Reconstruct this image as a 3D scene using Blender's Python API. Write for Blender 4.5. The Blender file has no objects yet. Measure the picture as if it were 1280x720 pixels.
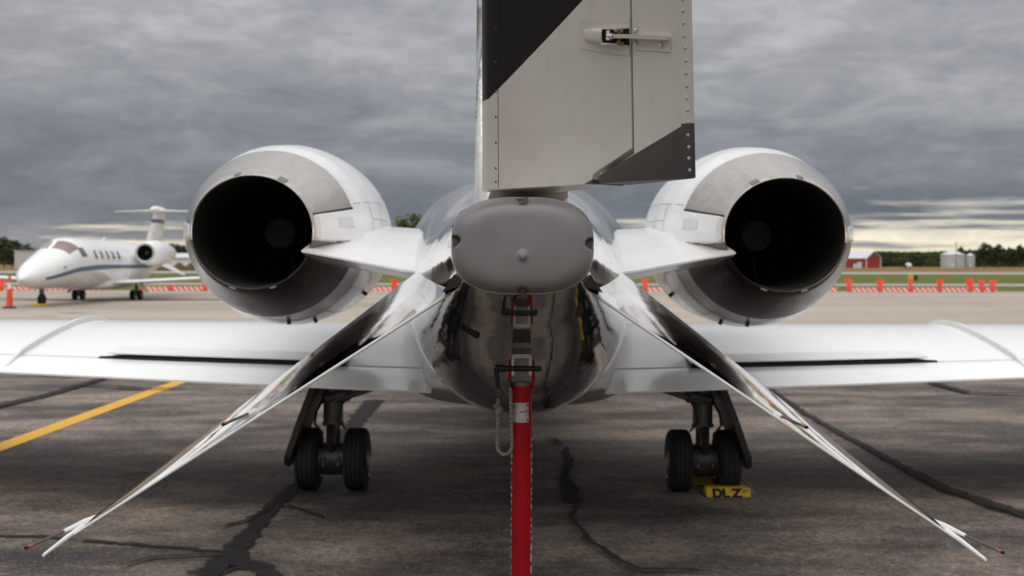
import bpy, bmesh, math, random
from mathutils import Vector, Matrix
R = math.radians
PI = math.pi
random.seed(11)
S = bpy.context.scene
C = S.collection

# ------------------------------------------------------------------ camera, sky, sun, exposure
F, HY, CZ = 1500.0, 329.0, 1.55            # focal length in photo pixels, horizon row, eye height
cam_d = bpy.data.cameras.new('camera')
cam = bpy.data.objects.new('camera', cam_d); C.objects.link(cam)
cam.location = (0, 0, CZ)
cam.rotation_euler = (R(90), R(-0.08), 0)
cam_d.sensor_width = 36.0
cam_d.lens = 36.0 * F / 1280.0
cam_d.shift_y = -(360.0 - HY) / 1280.0
cam_d.clip_start = 0.05
cam_d.clip_end = 6000
cam_d.dof.use_dof = True
cam_d.dof.focus_distance = 2.85
cam_d.dof.aperture_fstop = 6.3
S.camera = cam
S.view_settings.view_transform = 'Standard'
S.view_settings.look = 'None'
S.view_settings.exposure = 0.10
S.view_settings.gamma = 1.0

SUN_EL, SUN_AZ = R(60), R(204)             # azimuth clockwise from +Y (camera looks along +Y)
world = bpy.data.worlds.new('World'); S.world = world
world.use_nodes = True


def build_world():
    nt = world.node_tree; N = nt.nodes; L = nt.links
    N.clear()
    out = N.new('ShaderNodeOutputWorld')
    sky = N.new('ShaderNodeTexSky'); sky.sky_type = 'NISHITA'; sky.sun_disc = False
    sky.sun_elevation = SUN_EL; sky.sun_rotation = SUN_AZ
    bg_sky = N.new('ShaderNodeBackground'); bg_sky.inputs[1].default_value = 0.10
    L.new(sky.outputs[0], bg_sky.inputs[0])
    tc = N.new('ShaderNodeTexCoord')
    sep = N.new('ShaderNodeSeparateXYZ'); L.new(tc.outputs['Generated'], sep.inputs[0])

    def M(op, a, b=None, c=None, clamp=False):
        m = N.new('ShaderNodeMath'); m.operation = op; m.use_clamp = clamp
        for i, v in enumerate((a, b, c)):
            if v is None: continue
            if isinstance(v, (int, float)): m.inputs[i].default_value = v
            else: L.new(v, m.inputs[i])
        return m.outputs[0]
    z = M('MAXIMUM', sep.outputs[2], 0.0)
    # project the view direction on a cloud deck overhead: bands tighten towards the horizon
    den = M('ADD', z, 0.075)
    u = M('DIVIDE', sep.outputs[0], den); v = M('DIVIDE', sep.outputs[1], den)
    comb = N.new('ShaderNodeCombineXYZ'); L.new(u, comb.inputs[0]); L.new(v, comb.inputs[1])

    def noise(scale, detail, rough, off, vec=None, sx=1.0, sy=1.0):
        mp = N.new('ShaderNodeMapping'); mp.inputs['Location'].default_value = off
        mp.inputs['Scale'].default_value = (sx, sy, 1)
        L.new(vec or comb.outputs[0], mp.inputs[0])
        n = N.new('ShaderNodeTexNoise'); n.inputs['Scale'].default_value = scale
        n.inputs['Detail'].default_value = detail; n.inputs['Roughness'].default_value = rough
        n.inputs['Distortion'].default_value = 0.25
        L.new(mp.outputs[0], n.inputs[0])
        return n.outputs[0]
    def dome(scale, detail, rough, off, st, dist):
        mp = N.new('ShaderNodeMapping'); mp.inputs['Location'].default_value = off; mp.inputs['Scale'].default_value = st
        L.new(tc.outputs['Generated'], mp.inputs[0])
        n = N.new('ShaderNodeTexNoise'); n.inputs['Scale'].default_value = scale
        n.inputs['Detail'].default_value = detail; n.inputs['Roughness'].default_value = rough; n.inputs['Distortion'].default_value = dist
        L.new(mp.outputs[0], n.inputs[0]); return n.outputs[0]
    n1 = dome(1.0, 8, 0.60, (3.1, 1.7, .6), (8.5, 8.5, 27), 0.6)
    n2 = dome(1.0, 4, 0.55, (7.3, 4.2, .2), (2.2, 2.2, 13), 0.3)
    n3 = noise(1.5, 7, 0.62, (1.3, 9.2, 0), sx=0.6)
    n4 = dome(1.0, 6, 0.62, (2.3, 6.2, .9), (21, 21, 62), 0.8)
    nz = M('ADD', M('MULTIPLY', n1, 0.46), M('MULTIPLY', n2, 0.26))
    nz = M('ADD', nz, M('MULTIPLY', n3, 0.08))
    nz = M('ADD', nz, M('MULTIPLY', n4, 0.20))
    cl = N.new('ShaderNodeValToRGB'); L.new(nz, cl.inputs[0])
    e = cl.color_ramp.elements
    e[0].position = 0.36; e[0].color = (0.60, 0.625, 0.68, 1)
    e[1].position = 0.63; e[1].color = (1.36, 1.345, 1.32, 1)
    k = e.new(0.50); k.color = (0.93, 0.935, 0.95, 1)
    # overcast brightness by height
    el = N.new('ShaderNodeValToRGB'); L.new(M('POWER', z, 0.5), el.inputs[0])
    el.color_ramp.interpolation = 'EASE'
    e = el.color_ramp.elements
    e[0].position = 0.0; e[0].color = (0.30, 0.29, 0.28, 1)
    e[1].position = 1.0; e[1].color = (1.18, 1.18, 1.19, 1)
    for p, col in ((0.12, (0.30, 0.30, 0.305)), (0.21, (0.148, 0.162, 0.194)), (0.30, (0.215, 0.224, 0.245)),
                   (0.40, (0.345, 0.348, 0.36)), (0.47, (0.44, 0.44, 0.445)), (0.75, (0.86, 0.86, 0.87))):
        k = e.new(p); k.color = (*col, 1)
    mul = N.new('ShaderNodeMixRGB'); mul.blend_type = 'MULTIPLY'; mul.inputs[0].default_value = 1.0
    L.new(el.outputs[0], mul.inputs[1]); L.new(cl.outputs[0], mul.inputs[2])
    side = M('ADD', M('MULTIPLY', sep.outputs[0], -0.41), M('MULTIPLY', sep.outputs[1], -0.91))
    side = M('ADD', 1.0, M('MULTIPLY', M('MAXIMUM', M('ADD', side, 0.35), 0.0), 0.30))
    mul2 = N.new('ShaderNodeMixRGB'); mul2.blend_type = 'MULTIPLY'; mul2.inputs[0].default_value = 1.0
    L.new(mul.outputs[0], mul2.inputs[1]); L.new(side, mul2.inputs[2])
    mul = mul2
    # clear band far off along the horizon, broken by ragged cloud edges
    sc = N.new('ShaderNodeMapping'); sc.inputs['Scale'].default_value = (3.4, 3.4, 60)
    L.new(tc.outputs['Generated'], sc.inputs[0])
    nb = N.new('ShaderNodeTexNoise'); nb.inputs['Scale'].default_value = 1.6; nb.inputs['Detail'].default_value = 7
    nb.inputs['Roughness'].default_value = 0.55
    L.new(sc.outputs[0], nb.inputs[0])
    top = M('ADD', 0.013, M('MULTIPLY', M('SUBTRACT', nb.outputs[0], 0.43), 0.19))
    east = M('MULTIPLY', M('ADD', sep.outputs[0], 0.05), 0.050)
    top = M('ADD', top, east)
    gap = M('DIVIDE', M('SUBTRACT', top, z), 0.022, clamp=True)
    gap = M('MULTIPLY', gap, M('ADD', 0.25, M('MULTIPLY', n4, 1.15), clamp=True))
    glow = N.new('ShaderNodeValToRGB'); L.new(M('MULTIPLY', z, 18.0), glow.inputs[0])
    e = glow.color_ramp.elements
    e[0].position = 0.0; e[0].color = (0.92, 0.76, 0.48, 1)
    e[1].position = 1.0; e[1].color = (0.45, 0.44, 0.43, 1)
    k = e.new(0.30); k.color = (1.0, 0.91, 0.71, 1)
    mixg = N.new('ShaderNodeMixRGB'); L.new(gap, mixg.inputs[0])
    L.new(mul.outputs[0], mixg.inputs[1]); L.new(glow.outputs[0], mixg.inputs[2])
    bg_cl = N.new('ShaderNodeBackground'); bg_cl.inputs[1].default_value = 1.0
    L.new(mixg.outputs[0], bg_cl.inputs[0])
    mx = N.new('ShaderNodeMixShader'); mx.inputs[0].default_value = 0.95
    L.new(bg_sky.outputs[0], mx.inputs[1]); L.new(bg_cl.outputs[0], mx.inputs[2])
    L.new(mx.outputs[0], out.inputs[0])


build_world()
sun_d = bpy.data.lights.new('sun', 'SUN'); sun_d.energy = 1.25; sun_d.angle = R(75); sun_d.color = (1.0, 0.955, 0.90)
sun = bpy.data.objects.new('sun', sun_d); C.objects.link(sun)
sd = Vector((math.sin(SUN_AZ) * math.cos(SUN_EL), math.cos(SUN_AZ) * math.cos(SUN_EL), math.sin(SUN_EL)))
sun.rotation_euler = (-sd).to_track_quat('-Z', 'Y').to_euler()
sun.location = sd * 50

# ------------------------------------------------------------------ helpers
def W(px, py, D):
    """photo pixel + distance -> point (used once, to place things from measurements)"""
    return Vector(((px - 640) / F * D, D, CZ - (py - HY) / F * D))


def G(px, py):
    D = CZ * F / (py - HY)
    return Vector(((px - 640) / F * D, D, 0))


def A(dx, y, z):
    """point of the jet: offset from its plane of symmetry, distance, height"""
    return Vector((0.015 + 0.0033 * y + dx, y, z - 0.0035 * dx))


ORG = {}
GT = [1]      # size factor for a thing whose distance is revised after measuring


class MB:
    def __init__(s): s.v = []; s.f = []; s.uv = {}; s.m = []

    def add(s, vs, fs, m=0):
        o = len(s.v); s.v += [Vector(p) for p in vs]
        s.f += [tuple(i + o for i in f) for f in fs]; s.m += [m] * len(fs)
        return o

    def loft(s, rings, cap0=True, cap1=True, closed=True, m=0):
        n = len(rings[0]); vs = [p for r in rings for p in r]; fs = []
        for i in range(len(rings) - 1):
            for j in range(n if closed else n - 1):
                k = (j + 1) % n
                fs.append((i * n + j, i * n + k, (i + 1) * n + k, (i + 1) * n + j))
        if closed and cap0: fs.append(tuple(range(n))[::-1])
        if closed and cap1: fs.append(tuple((len(rings) - 1) * n + j for j in range(n)))
        return s.add(vs, fs, m)

    def box(s, c, d, rot=None, m=0):
        c = Vector(c); h = [x / 2 for x in d]
        vs = [Vector((sx * h[0], sy * h[1], sz * h[2])) for sx in (-1, 1) for sy in (-1, 1) for sz in (-1, 1)]
        if rot is not None: vs = [rot @ p for p in vs]
        return s.add([p + c for p in vs], [(0, 1, 3, 2), (4, 6, 7, 5), (0, 4, 5, 1), (2, 3, 7, 6), (0, 2, 6, 4), (1, 5, 7, 3)], m)

    def tube(s, path, r, n=10, m=0, caps=True):
        path = [Vector(p) for p in path]; rings = []
        rs = r if isinstance(r, (list, tuple)) else [r] * len(path)
        up = None
        for i, p in enumerate(path):
            t = (path[min(i + 1, len(path) - 1)] - path[max(i - 1, 0)]).normalized()
            if up is None:
                up = Vector((0, 0, 1)) if abs(t.z) < 0.9 else Vector((0, 1, 0))
            a = t.cross(up)
            if a.length < 1e-5: a = t.cross(Vector((1, 0, 0)))
            a.normalize(); b = a.cross(t).normalized(); up = b
            rings.append([p + (a * math.cos(2 * PI * j / n) + b * math.sin(2 * PI * j / n)) * rs[i] for j in range(n)])
        return s.loft(rings, caps, caps, True, m)

    def lathe(s, prof, o, ax, n=32, m=0, cap0=True, cap1=True):
        """prof: (along axis, radius)"""
        ax = Vector(ax).normalized(); o = Vector(o)
        u = ax.orthogonal().normalized(); w = ax.cross(u)
        rings = [[o + ax * a + (u * math.cos(2 * PI * j / n) + w * math.sin(2 * PI * j / n)) * max(r, 1e-4) for j in range(n)] for a, r in prof]
        return s.loft(rings, cap0, cap1, True, m)

    def dome(s, c, nrm, r, h=0.5, n=8, m=0):
        s.lathe([(-r * 0.3, r), (0, r), (r * h * 0.7, r * 0.75), (r * h, r * 0.3)], c, nrm, n, m)

    def sheet(s, front, off, m=0):
        """polygon with thickness: front outline points, offset vector to the back"""
        n = len(front); off = Vector(off); fr = [Vector(p) for p in front]
        vs = fr + [p + off for p in fr]
        fs = [tuple(range(n)), tuple(range(2 * n - 1, n - 1, -1))] + [(j, j + n, (j + 1) % n + n, (j + 1) % n) for j in range(n)]
        return s.add(vs, fs, m)

    def build(s, name, mat, parent=None, origin=None, smooth=35, bevel=0, fixn=True):
        if GT[0] != 1:
            s.v = [Vector((p.x * GT[0], p.y * GT[0], CZ + (p.z - CZ) * GT[0])) for p in s.v]
        me = bpy.data.meshes.new(name)
        if origin is None:
            lo = [min(p[i] for p in s.v) for i in range(3)]; hi = [max(p[i] for p in s.v) for i in range(3)]
            origin = Vector([(lo[i] + hi[i]) / 2 for i in range(3)])
        origin = Vector(origin)
        me.from_pydata([p - origin for p in s.v], [], s.f)
        mats = mat if isinstance(mat, (list, tuple)) else [mat]
        for m in mats: me.materials.append(m)
        if len(mats) > 1: me.polygons.foreach_set('material_index', s.m)
        bm = bmesh.new(); bm.from_mesh(me)
        if s.uv:
            lay = bm.loops.layers.uv.new('paint'); bm.verts.ensure_lookup_table()
            for f in bm.faces:
                for l in f.loops: l[lay].uv = s.uv.get(l.vert.index, (0, 0))
        if fixn: bmesh.ops.recalc_face_normals(bm, faces=bm.faces)
        if bevel:
            ed = [e for e in bm.edges if len(e.link_faces) == 2 and e.calc_face_angle(0) > R(30)]
            bmesh.ops.bevel(bm, geom=ed, offset=bevel, segments=2, affect='EDGES', clamp_overlap=True)
        bm.to_mesh(me); bm.free()
        if smooth:
            me.polygons.foreach_set('use_smooth', [True] * len(me.polygons))
            me.set_sharp_from_angle(angle=R(smooth))
        o = bpy.data.objects.new(name, me); C.objects.link(o)
        o.location = origin
        if parent is not None:
            o.parent = parent; o.location = origin - ORG[parent.name]
        ORG[o.name] = origin
        return o


def empty(name, loc):
    o = bpy.data.objects.new(name, None); o.empty_display_size = 0.2; C.objects.link(o); o.location = loc
    ORG[o.name] = Vector(loc); return o


def tag(o, label=None, cat=None, group=None, kind=None):
    for k, v in (('label', label), ('category', cat), ('group', group), ('kind', kind)):
        if v: o[k] = v
    return o


def copy_tree(o, parent=None):
    c = o.copy(); C.objects.link(c)
    if parent is not None: c.parent = parent
    ORG[c.name] = ORG[o.name].copy()
    for ch in o.children: copy_tree(ch, c)
    return c


# ------------------------------------------------------------------ materials
class MT:
    def __init__(s, name, col=(0.5, 0.5, 0.5), rough=0.5, metal=0.0, spec=0.5, coat=0.0):
        s.m = bpy.data.materials.new(name); s.m.use_nodes = True
        s.nt = s.m.node_tree; s.N = s.nt.nodes; s.L = s.nt.links
        s.b = s.N['Principled BSDF']
        s.b.inputs['Base Color'].default_value = (*col, 1)
        s.b.inputs['Roughness'].default_value = rough
        s.b.inputs['Metallic'].default_value = metal
        s.b.inputs['Specular IOR Level'].default_value = spec
        s.b.inputs['Coat Weight'].default_value = coat
        s.b.inputs['Coat Roughness'].default_value = 0.06
        s.tc = s.N.new('ShaderNodeTexCoord')

    def math(s, op, a, b=None, clamp=False):
        m = s.N.new('ShaderNodeMath'); m.operation = op; m.use_clamp = clamp
        for i, v in enumerate((a, b)):
            if v is None: continue
            if isinstance(v, (int, float)): m.inputs[i].default_value = v
            else: s.L.new(v, m.inputs[i])
        return m.outputs[0]

    def noise(s, scale, detail=4, rough=0.55, stretch=(1, 1, 1), co='Object', off=(0, 0, 0), dist=0.0):
        mp = s.N.new('ShaderNodeMapping'); mp.inputs['Scale'].default_value = stretch; mp.inputs['Location'].default_value = off
        s.L.new(s.tc.outputs[co], mp.inputs[0])
        n = s.N.new('ShaderNodeTexNoise'); n.inputs['Scale'].default_value = scale
        n.inputs['Detail'].default_value = detail; n.inputs['Roughness'].default_value = rough
        n.inputs['Distortion'].default_value = dist
        s.L.new(mp.outputs[0], n.inputs[0]); return n.outputs[0]

    def ramp(s, fac, stops):
        r = s.N.new('ShaderNodeValToRGB'); s.L.new(fac, r.inputs[0])
        e = r.color_ramp.elements
        while len(e) < len(stops): e.new(0.5)
        for q, (p, c) in zip(e, sorted(stops)):
            q.position = p; q.color = (*c, 1) if len(c) == 3 else c
        return r.outputs[0]

    def mix(s, fac, a, b, mode='MIX'):
        m = s.N.new('ShaderNodeMixRGB'); m.blend_type = mode
        for i, v in enumerate((fac, a, b)):
            if isinstance(v, (int, float)): m.inputs[i].default_value = v
            elif isinstance(v, tuple): m.inputs[i].default_value = (*v, 1)
            else: s.L.new(v, m.inputs[i])
        return m.outputs[0]

    def color(s, sock): s.L.new(sock, s.b.inputs['Base Color']); return s
    def rough(s, sock): s.L.new(sock, s.b.inputs['Roughness']); return s

    def bump(s, sock, strength=0.3, dist=0.01):
        b = s.N.new('ShaderNodeBump'); b.inputs['Strength'].default_value = strength; b.inputs['Distance'].default_value = dist
        s.L.new(sock, b.inputs['Height']); s.L.new(b.outputs[0], s.b.inputs['Normal']); return s

    def grey(s, fac, lo, hi): return s.ramp(fac, [(lo[0], (lo[1],) * 3), (hi[0], (hi[1],) * 3)])


def simple(name, col, rough=0.5, metal=0.0, var=0.12, scale=6, bump=0.0, coat=0.0, spec=0.5):
    t = MT(name, col, rough, metal, spec, coat)
    n = t.noise(scale, 5)
    lo = tuple(c * (1 - var) for c in col); hi = tuple(min(1, c * (1 + var)) for c in col)
    t.color(t.ramp(n, [(0.3, lo), (0.7, hi)]))
    t.rough(t.grey(t.noise(scale * 2.3, 3), (0.3, max(0.02, rough * 0.85)), (0.7, min(1, rough * 1.15))))
    if bump: t.bump(t.noise(scale * 12, 3), bump, 0.004)
    return t.m


M = {}
# polished aluminium: mirror with long rolling marks and slight skin waviness
t = MT('polished_metal', (0.80, 0.785, 0.765), 0.07, 1.0)
n = t.noise(3.0, 5, stretch=(1, 0.6, 1))
t.color(t.ramp(n, [(0.3, (0.70, 0.675, 0.645)), (0.7, (0.82, 0.795, 0.765))]))
t.rough(t.grey(t.noise(5, 5), (0.3, 0.03), (0.75, 0.09)))
h = t.math('ADD', t.math('MULTIPLY', t.noise(26, 3, stretch=(1, 0.07, 1)), 0.14), t.math('MULTIPLY', t.noise(2.2, 2), 1.6))
t.bump(h, 0.35, 0.006); M['polish'] = t.m
t = MT('polished_fin', (0.86, 0.85, 0.835), 0.05, 1.0)
t.color(t.ramp(t.noise(4.0, 5), [(0.3, (0.80, 0.79, 0.77)), (0.7, (0.90, 0.89, 0.88))]))
t.rough(t.grey(t.noise(6, 5), (0.3, 0.03), (0.75, 0.075)))
t.bump(t.math('ADD', t.math('MULTIPLY', t.noise(40, 3, stretch=(1, 0.08, 1)), 0.12), t.noise(3.0, 2)), 0.22, 0.005); M['fin'] = t.m
# tired bare metal of the thrust reversers
t = MT('bare_titanium', (0.42, 0.39, 0.36), 0.30, 1.0)
a = t.noise(5, 6, stretch=(1, 0.5, 1)); b = t.noise(22, 4)
col = t.mix(t.grey(b, (0.45, 0.0), (0.75, 0.45)), t.ramp(a, [(0.25, (0.45, 0.41, 0.365)), (0.7, (0.57, 0.525, 0.475))]), (0.33, 0.28, 0.24))
t.color(col); t.rough(t.grey(a, (0.3, 0.15), (0.7, 0.26))); t.bump(a, 0.1, 0.004); M['titan'] = t.m
t = MT('dark_titanium', (0.12, 0.10, 0.09), 0.3, 0.9)  # much darker brown metal, used only on the lower reverser bucket
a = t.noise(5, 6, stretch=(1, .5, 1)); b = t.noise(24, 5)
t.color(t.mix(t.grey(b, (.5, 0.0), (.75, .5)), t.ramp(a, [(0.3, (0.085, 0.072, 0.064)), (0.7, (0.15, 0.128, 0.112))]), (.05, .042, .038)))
t.rough(t.grey(a, (0.3, 0.22), (0.7, 0.38))); M['darktitan'] = t.m
# glossy aircraft white with streaks of grime
t = MT('white_paint', (0.80, 0.80, 0.79), 0.22, 0.0, coat=0.4)
a = t.noise(2.5, 6, stretch=(1.6, 0.35, 1)); b = t.noise(14, 5)
col = t.mix(t.grey(a, (0.5, 0.0), (0.85, 0.35)), (0.83, 0.83, 0.82), (0.72, 0.71, 0.69))
col = t.mix(t.grey(b, (0.66, 0.0), (0.9, 0.2)), col, (0.66, 0.65, 0.63))
t.color(col); t.rough(t.grey(b, (0.3, 0.18), (0.7, 0.24))); t.bump(t.noise(2.0, 2), 0.05, 0.006); M['white'] = t.m
M['fence'] = simple('fence_grey', (0.66, 0.655, 0.64), 0.4, var=0.05)
M['lightgrey'] = simple('spoiler_grey', (0.74, 0.74, 0.74), 0.4, var=0.04)
M['cap'] = None
t = MT('cap_grey_paint', (0.20, 0.195, 0.19), 0.42, 0.25)
a = t.noise(9, 6); b = t.noise(160, 2)
t.color(t.ramp(a, [(0.3, (0.175, 0.167, 0.162)), (0.7, (0.215, 0.206, 0.20))]))
t.rough(t.grey(a, (0.3, 0.36), (0.7, 0.5))); t.bump(t.math('ADD', t.math('MULTIPLY', b, 0.25), t.noise(7, 3)), 0.12, 0.003); M['cap'] = t.m
M['black'] = simple('black_paint', (0.016, 0.015, 0.016), 0.25, var=0.2)
t = MT('clear_plastic', (0.6, 0.59, 0.56), 0.25); t.b.inputs['Alpha'].default_value = 0.32
t.color(t.ramp(t.noise(8, 3), [(0.3, (0.55, 0.54, 0.51)), (0.7, (0.66, 0.65, 0.62))])); M['clear'] = t.m
M['soot'] = simple('soot', (0.010, 0.009, 0.008), 0.85, var=0.3)
M['plug'] = simple('exhaust_metal', (0.026, 0.020, 0.017), 0.6, 0.4, var=0.3)
M['darkmetal'] = simple('gear_dark_metal', (0.055, 0.052, 0.050), 0.45, 0.3, var=0.3, scale=14)
M['gearpaint'] = simple('gear_grey', (0.14, 0.135, 0.13), 0.4, 0.3, var=0.3, scale=14)
M['tyre'] = simple('tyre_rubber', (0.014, 0.0135, 0.0135), 0.8, var=0.3, scale=20, bump=0.3)
M['rim'] = simple('wheel_metal', (0.35, 0.35, 0.34), 0.38, 0.8, var=0.2)
M['steel'] = simple('steel', (0.55, 0.54, 0.52), 0.3, 0.9, var=0.15, scale=30)
M['rivet'] = simple('rivet', (0.42, 0.40, 0.37), 0.35, 0.3, var=0.15, scale=90)
M['brass'] = simple('brass', (0.20, 0.14, 0.065), 0.45, 0.7, var=0.3, scale=60)
M['grime'] = simple('seam_grime', (0.33, 0.31, 0.29), 0.8, var=0.5, scale=9)
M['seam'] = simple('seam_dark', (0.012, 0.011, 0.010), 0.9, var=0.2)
M['wick'] = simple('wick_grey', (0.10, 0.085, 0.08), 0.6, var=0.3, scale=40)
M['copper'] = simple('wick_tip', (0.42, 0.13, 0.045), 0.5, 0.2, var=0.3, scale=60)
M['red'] = simple('red_paint', (0.36, 0.004, 0.008), 0.5, var=0.15, scale=9, spec=0.2)
M['letter'] = simple('letter_white', (0.50, 0.49, 0.46), 0.6, var=0.2, scale=60)
M['blacksteel'] = simple('black_steel', (0.018, 0.017, 0.017), 0.45, 0.3, var=0.3, scale=40)
t = MT('rope_fibre', (0.30, 0.27, 0.22), 0.95)
w = t.N.new('ShaderNodeTexWave'); w.bands_direction = 'DIAGONAL'; w.inputs['Scale'].default_value = 55; w.inputs['Distortion'].default_value = 1.0
t.L.new(t.tc.outputs['Object'], w.inputs[0])
t.color(t.ramp(w.outputs[1], [(0.2, (0.20, 0.18, 0.145)), (0.8, (0.36, 0.33, 0.27))])); t.bump(w.outputs[1], 0.8, 0.003); M['rope'] = t.m
t = MT('placard_plate', (0.52, 0.50, 0.47), 0.4, 0.5)
a = t.noise(45, 4, stretch=(1, 1, 2.5))
t.color(t.mix(t.grey(a, (0.56, 0.0), (0.62, 0.8)), t.ramp(t.noise(14, 4), [(0.3, (0.40, 0.385, 0.36)), (0.7, (0.60, 0.585, 0.56))]), (0.10, 0.095, 0.09))); M['placard'] = t.m
t = MT('yellow_chock', (0.42, 0.27, 0.012), 0.6)
a = t.noise(12, 5)
t.color(t.mix(t.grey(a, (0.55, 0.0), (0.7, 0.6)), (0.62, 0.40, 0.012), (0.30, 0.19, 0.02))); t.bump(a, 0.2, 0.004); M['chock'] = t.m

# ground
t = MT('asphalt', (0.08, 0.075, 0.07), 0.9, spec=0.3)
a = t.noise(0.55, 7, 0.62, stretch=(0.6, 1.3, 1)); b = t.noise(1.7, 7, 0.66, stretch=(.75, 1.2, 1), off=(5, 2, 0)); g = t.noise(95, 3, 0.75); g2 = t.noise(13, 6, 0.65); g3 = t.noise(48, 2, 0.6, off=(3, 8, 0))
col = t.ramp(t.math('ADD', t.math('MULTIPLY', a, 0.55), t.math('MULTIPLY', b, 0.45)),
             [(0.39, (0.036, 0.032, 0.031)), (0.46, (0.070, 0.061, 0.057)), (0.53, (0.140, 0.121, 0.107)), (0.61, (0.230, 0.195, 0.165))])
g4 = t.noise(30, 4, 0.7, off=(1, 4, 0))
col = t.mix(1.0, col, t.grey(g, (0.36, 0.55), (0.64, 1.42)), 'MULTIPLY')
col = t.mix(1.0, col, t.grey(g4, (0.34, 0.55), (0.66, 1.45)), 'MULTIPLY')
col = t.mix(1.0, col, t.grey(g2, (0.34, 0.66), (0.68, 1.30)), 'MULTIPLY')
col = t.mix(t.grey(g3, (0.62, 0.0), (0.70, 0.65)), col, (0.36, 0.315, 0.265))
col = t.mix(t.grey(g3, (0.28, 0.7), (0.36, 0.0)), col, (0.022, 0.019, 0.018))
col = t.mix(1.0, col, (1.12, 1.065, 1.02), 'MULTIPLY')
t.color(col); t.rough(t.grey(b, (0.35, 0.75), (0.7, 0.95)))
t.bump(t.math('ADD', g, t.math('MULTIPLY', g2, 0.5)), 0.7, 0.008); M['asphalt'] = t.m
t = MT('concrete', (0.30, 0.27, 0.24), 0.9, spec=0.3)
a = t.noise(0.12, 6, 0.6, stretch=(0.35, 1.6, 1)); b = t.noise(1.2, 5)
col = t.ramp(a, [(0.32, (0.275, 0.235, 0.195)), (0.5, (0.345, 0.295, 0.243)), (0.68, (0.395, 0.34, 0.285))])
col = t.mix(1.0, col, t.grey(b, (0.3, 0.9), (0.7, 1.08)), 'MULTIPLY')
t.color(col); t.bump(t.noise(60, 3), 0.3, 0.005); M['concrete'] = t.m
t = MT('far_paving', (0.33, 0.30, 0.265), 0.9)
t.color(t.ramp(t.noise(0.2, 4, stretch=(0.3, 1, 1)), [(0.3, (0.27, 0.25, 0.225)), (0.7, (0.35, 0.325, 0.29))])); M['paving'] = t.m
t = MT('grass', (0.08, 0.10, 0.03), 1.0, spec=0.1)
a = t.noise(0.05, 6, 0.6, stretch=(0.4, 1.2, 1)); b = t.noise(1.5, 5, 0.7)
col = t.ramp(a, [(0.3, (0.085, 0.105, 0.026)), (0.55, (0.115, 0.130, 0.036)), (0.72, (0.165, 0.155, 0.055))])
t.color(t.mix(1.0, col, t.grey(b, (0.3, 0.7), (0.7, 1.25)), 'MULTIPLY')); t.bump(b, 0.8, 0.1); M['grass'] = t.m
t = MT('dry_field', (0.20, 0.13, 0.06), 1.0, spec=0.1)
a = t.noise(0.03, 6, 0.6, stretch=(0.3, 1.2, 1))
t.color(t.ramp(a, [(0.3, (0.155, 0.098, 0.042)), (0.55, (0.21, 0.135, 0.058)), (0.72, (0.16, 0.15, 0.055))])); M['field'] = t.m
t = MT('yellow_line_paint', (0.62, 0.33, 0.035), 0.8, spec=0.3)
a = t.noise(6, 6, 0.65); b = t.noise(70, 3, 0.7)
col = t.mix(t.grey(a, (0.58, 0.0), (0.74, 0.75)), (0.60, 0.335, 0.045), (0.22, 0.15, 0.07))
t.color(t.mix(1.0, col, t.grey(b, (0.3, 0.8), (0.7, 1.15)), 'MULTIPLY')); t.bump(b, 0.4, 0.004); M['yline'] = t.m
t = MT('tar', (0.018, 0.017, 0.017), 0.9, spec=0.1)
t.color(t.ramp(t.noise(9, 5), [(0.3, (0.018, 0.0165, 0.0165)), (0.7, (0.036, 0.033, 0.032))])); t.bump(t.noise(40, 3), 0.3, 0.004)
tr = t.N.new('ShaderNodeBsdfTransparent'); mx = t.N.new('ShaderNodeMixShader')
at = t.N.new('ShaderNodeAttribute'); at.attribute_name = 'edge'
fac = t.math('DIVIDE', t.math('SUBTRACT', t.math('ADD', at.outputs['Fac'], t.math('MULTIPLY', t.noise(18, 6, 0.7), 1.0)), 0.78), 0.16, clamp=True); fac = t.math('MULTIPLY', fac, 0.88)
t.L.new(fac, mx.inputs[0]); t.L.new(tr.outputs[0], mx.inputs[1]); t.L.new(t.b.outputs[0], mx.inputs[2])
t.L.new(mx.outputs[0], t.N['Material Output'].inputs[0]); M['tar'] = t.m

# ------------------------------------------------------------------ ground and pavements
def gsheet(name, x0, x1, y0, y1, z, mat, nx=1, ny=1):
    b = MB(); vs = []; fs = []
    for i in range(ny + 1):
        for j in range(nx + 1): vs.append((x0 + (x1 - x0) * j / nx, y0 + (y1 - y0) * i / ny, z))
    for i in range(ny):
        for j in range(nx):
            a = i * (nx + 1) + j; fs.append((a, a + 1, a + nx + 2, a + nx + 1))
    b.add(vs, fs)
    return tag(b.build(name, mat, origin=(0, 0, z), smooth=0, fixn=False), kind='structure')


gsheet('grass_field', -4000, 4000, -1500, 5000, -0.012, M['grass'])
gsheet('dry_field', -4000, 4000, 222, 1200, -0.008, M['field'])
gsheet('concrete_taxiway', -400, 400, 19.5, 67.5, -0.004, M['concrete'])
gsheet('asphalt_apron', -120, 120, -60, 19.5, 0.0, M['asphalt'])
gsheet('far_taxiway', -900, 900, 84, 93, -0.006, M['paving'])
gsheet('runway', -1500, 1500, 178, 222, -0.006, M['paving'])
b = MB(); b.add([G(0, 562) + Vector((-0.10, -6, 0.004)), G(0, 562) + Vector((0.10, -6, 0.004)), Vector((-4.24, 19.4, 0.004)), Vector((-4.44, 19.4, 0.004))], [(0, 1, 2, 3)])
tag(b.build('yellow_line', M['yline'], smooth=0, fixn=False), kind='structure')


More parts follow.
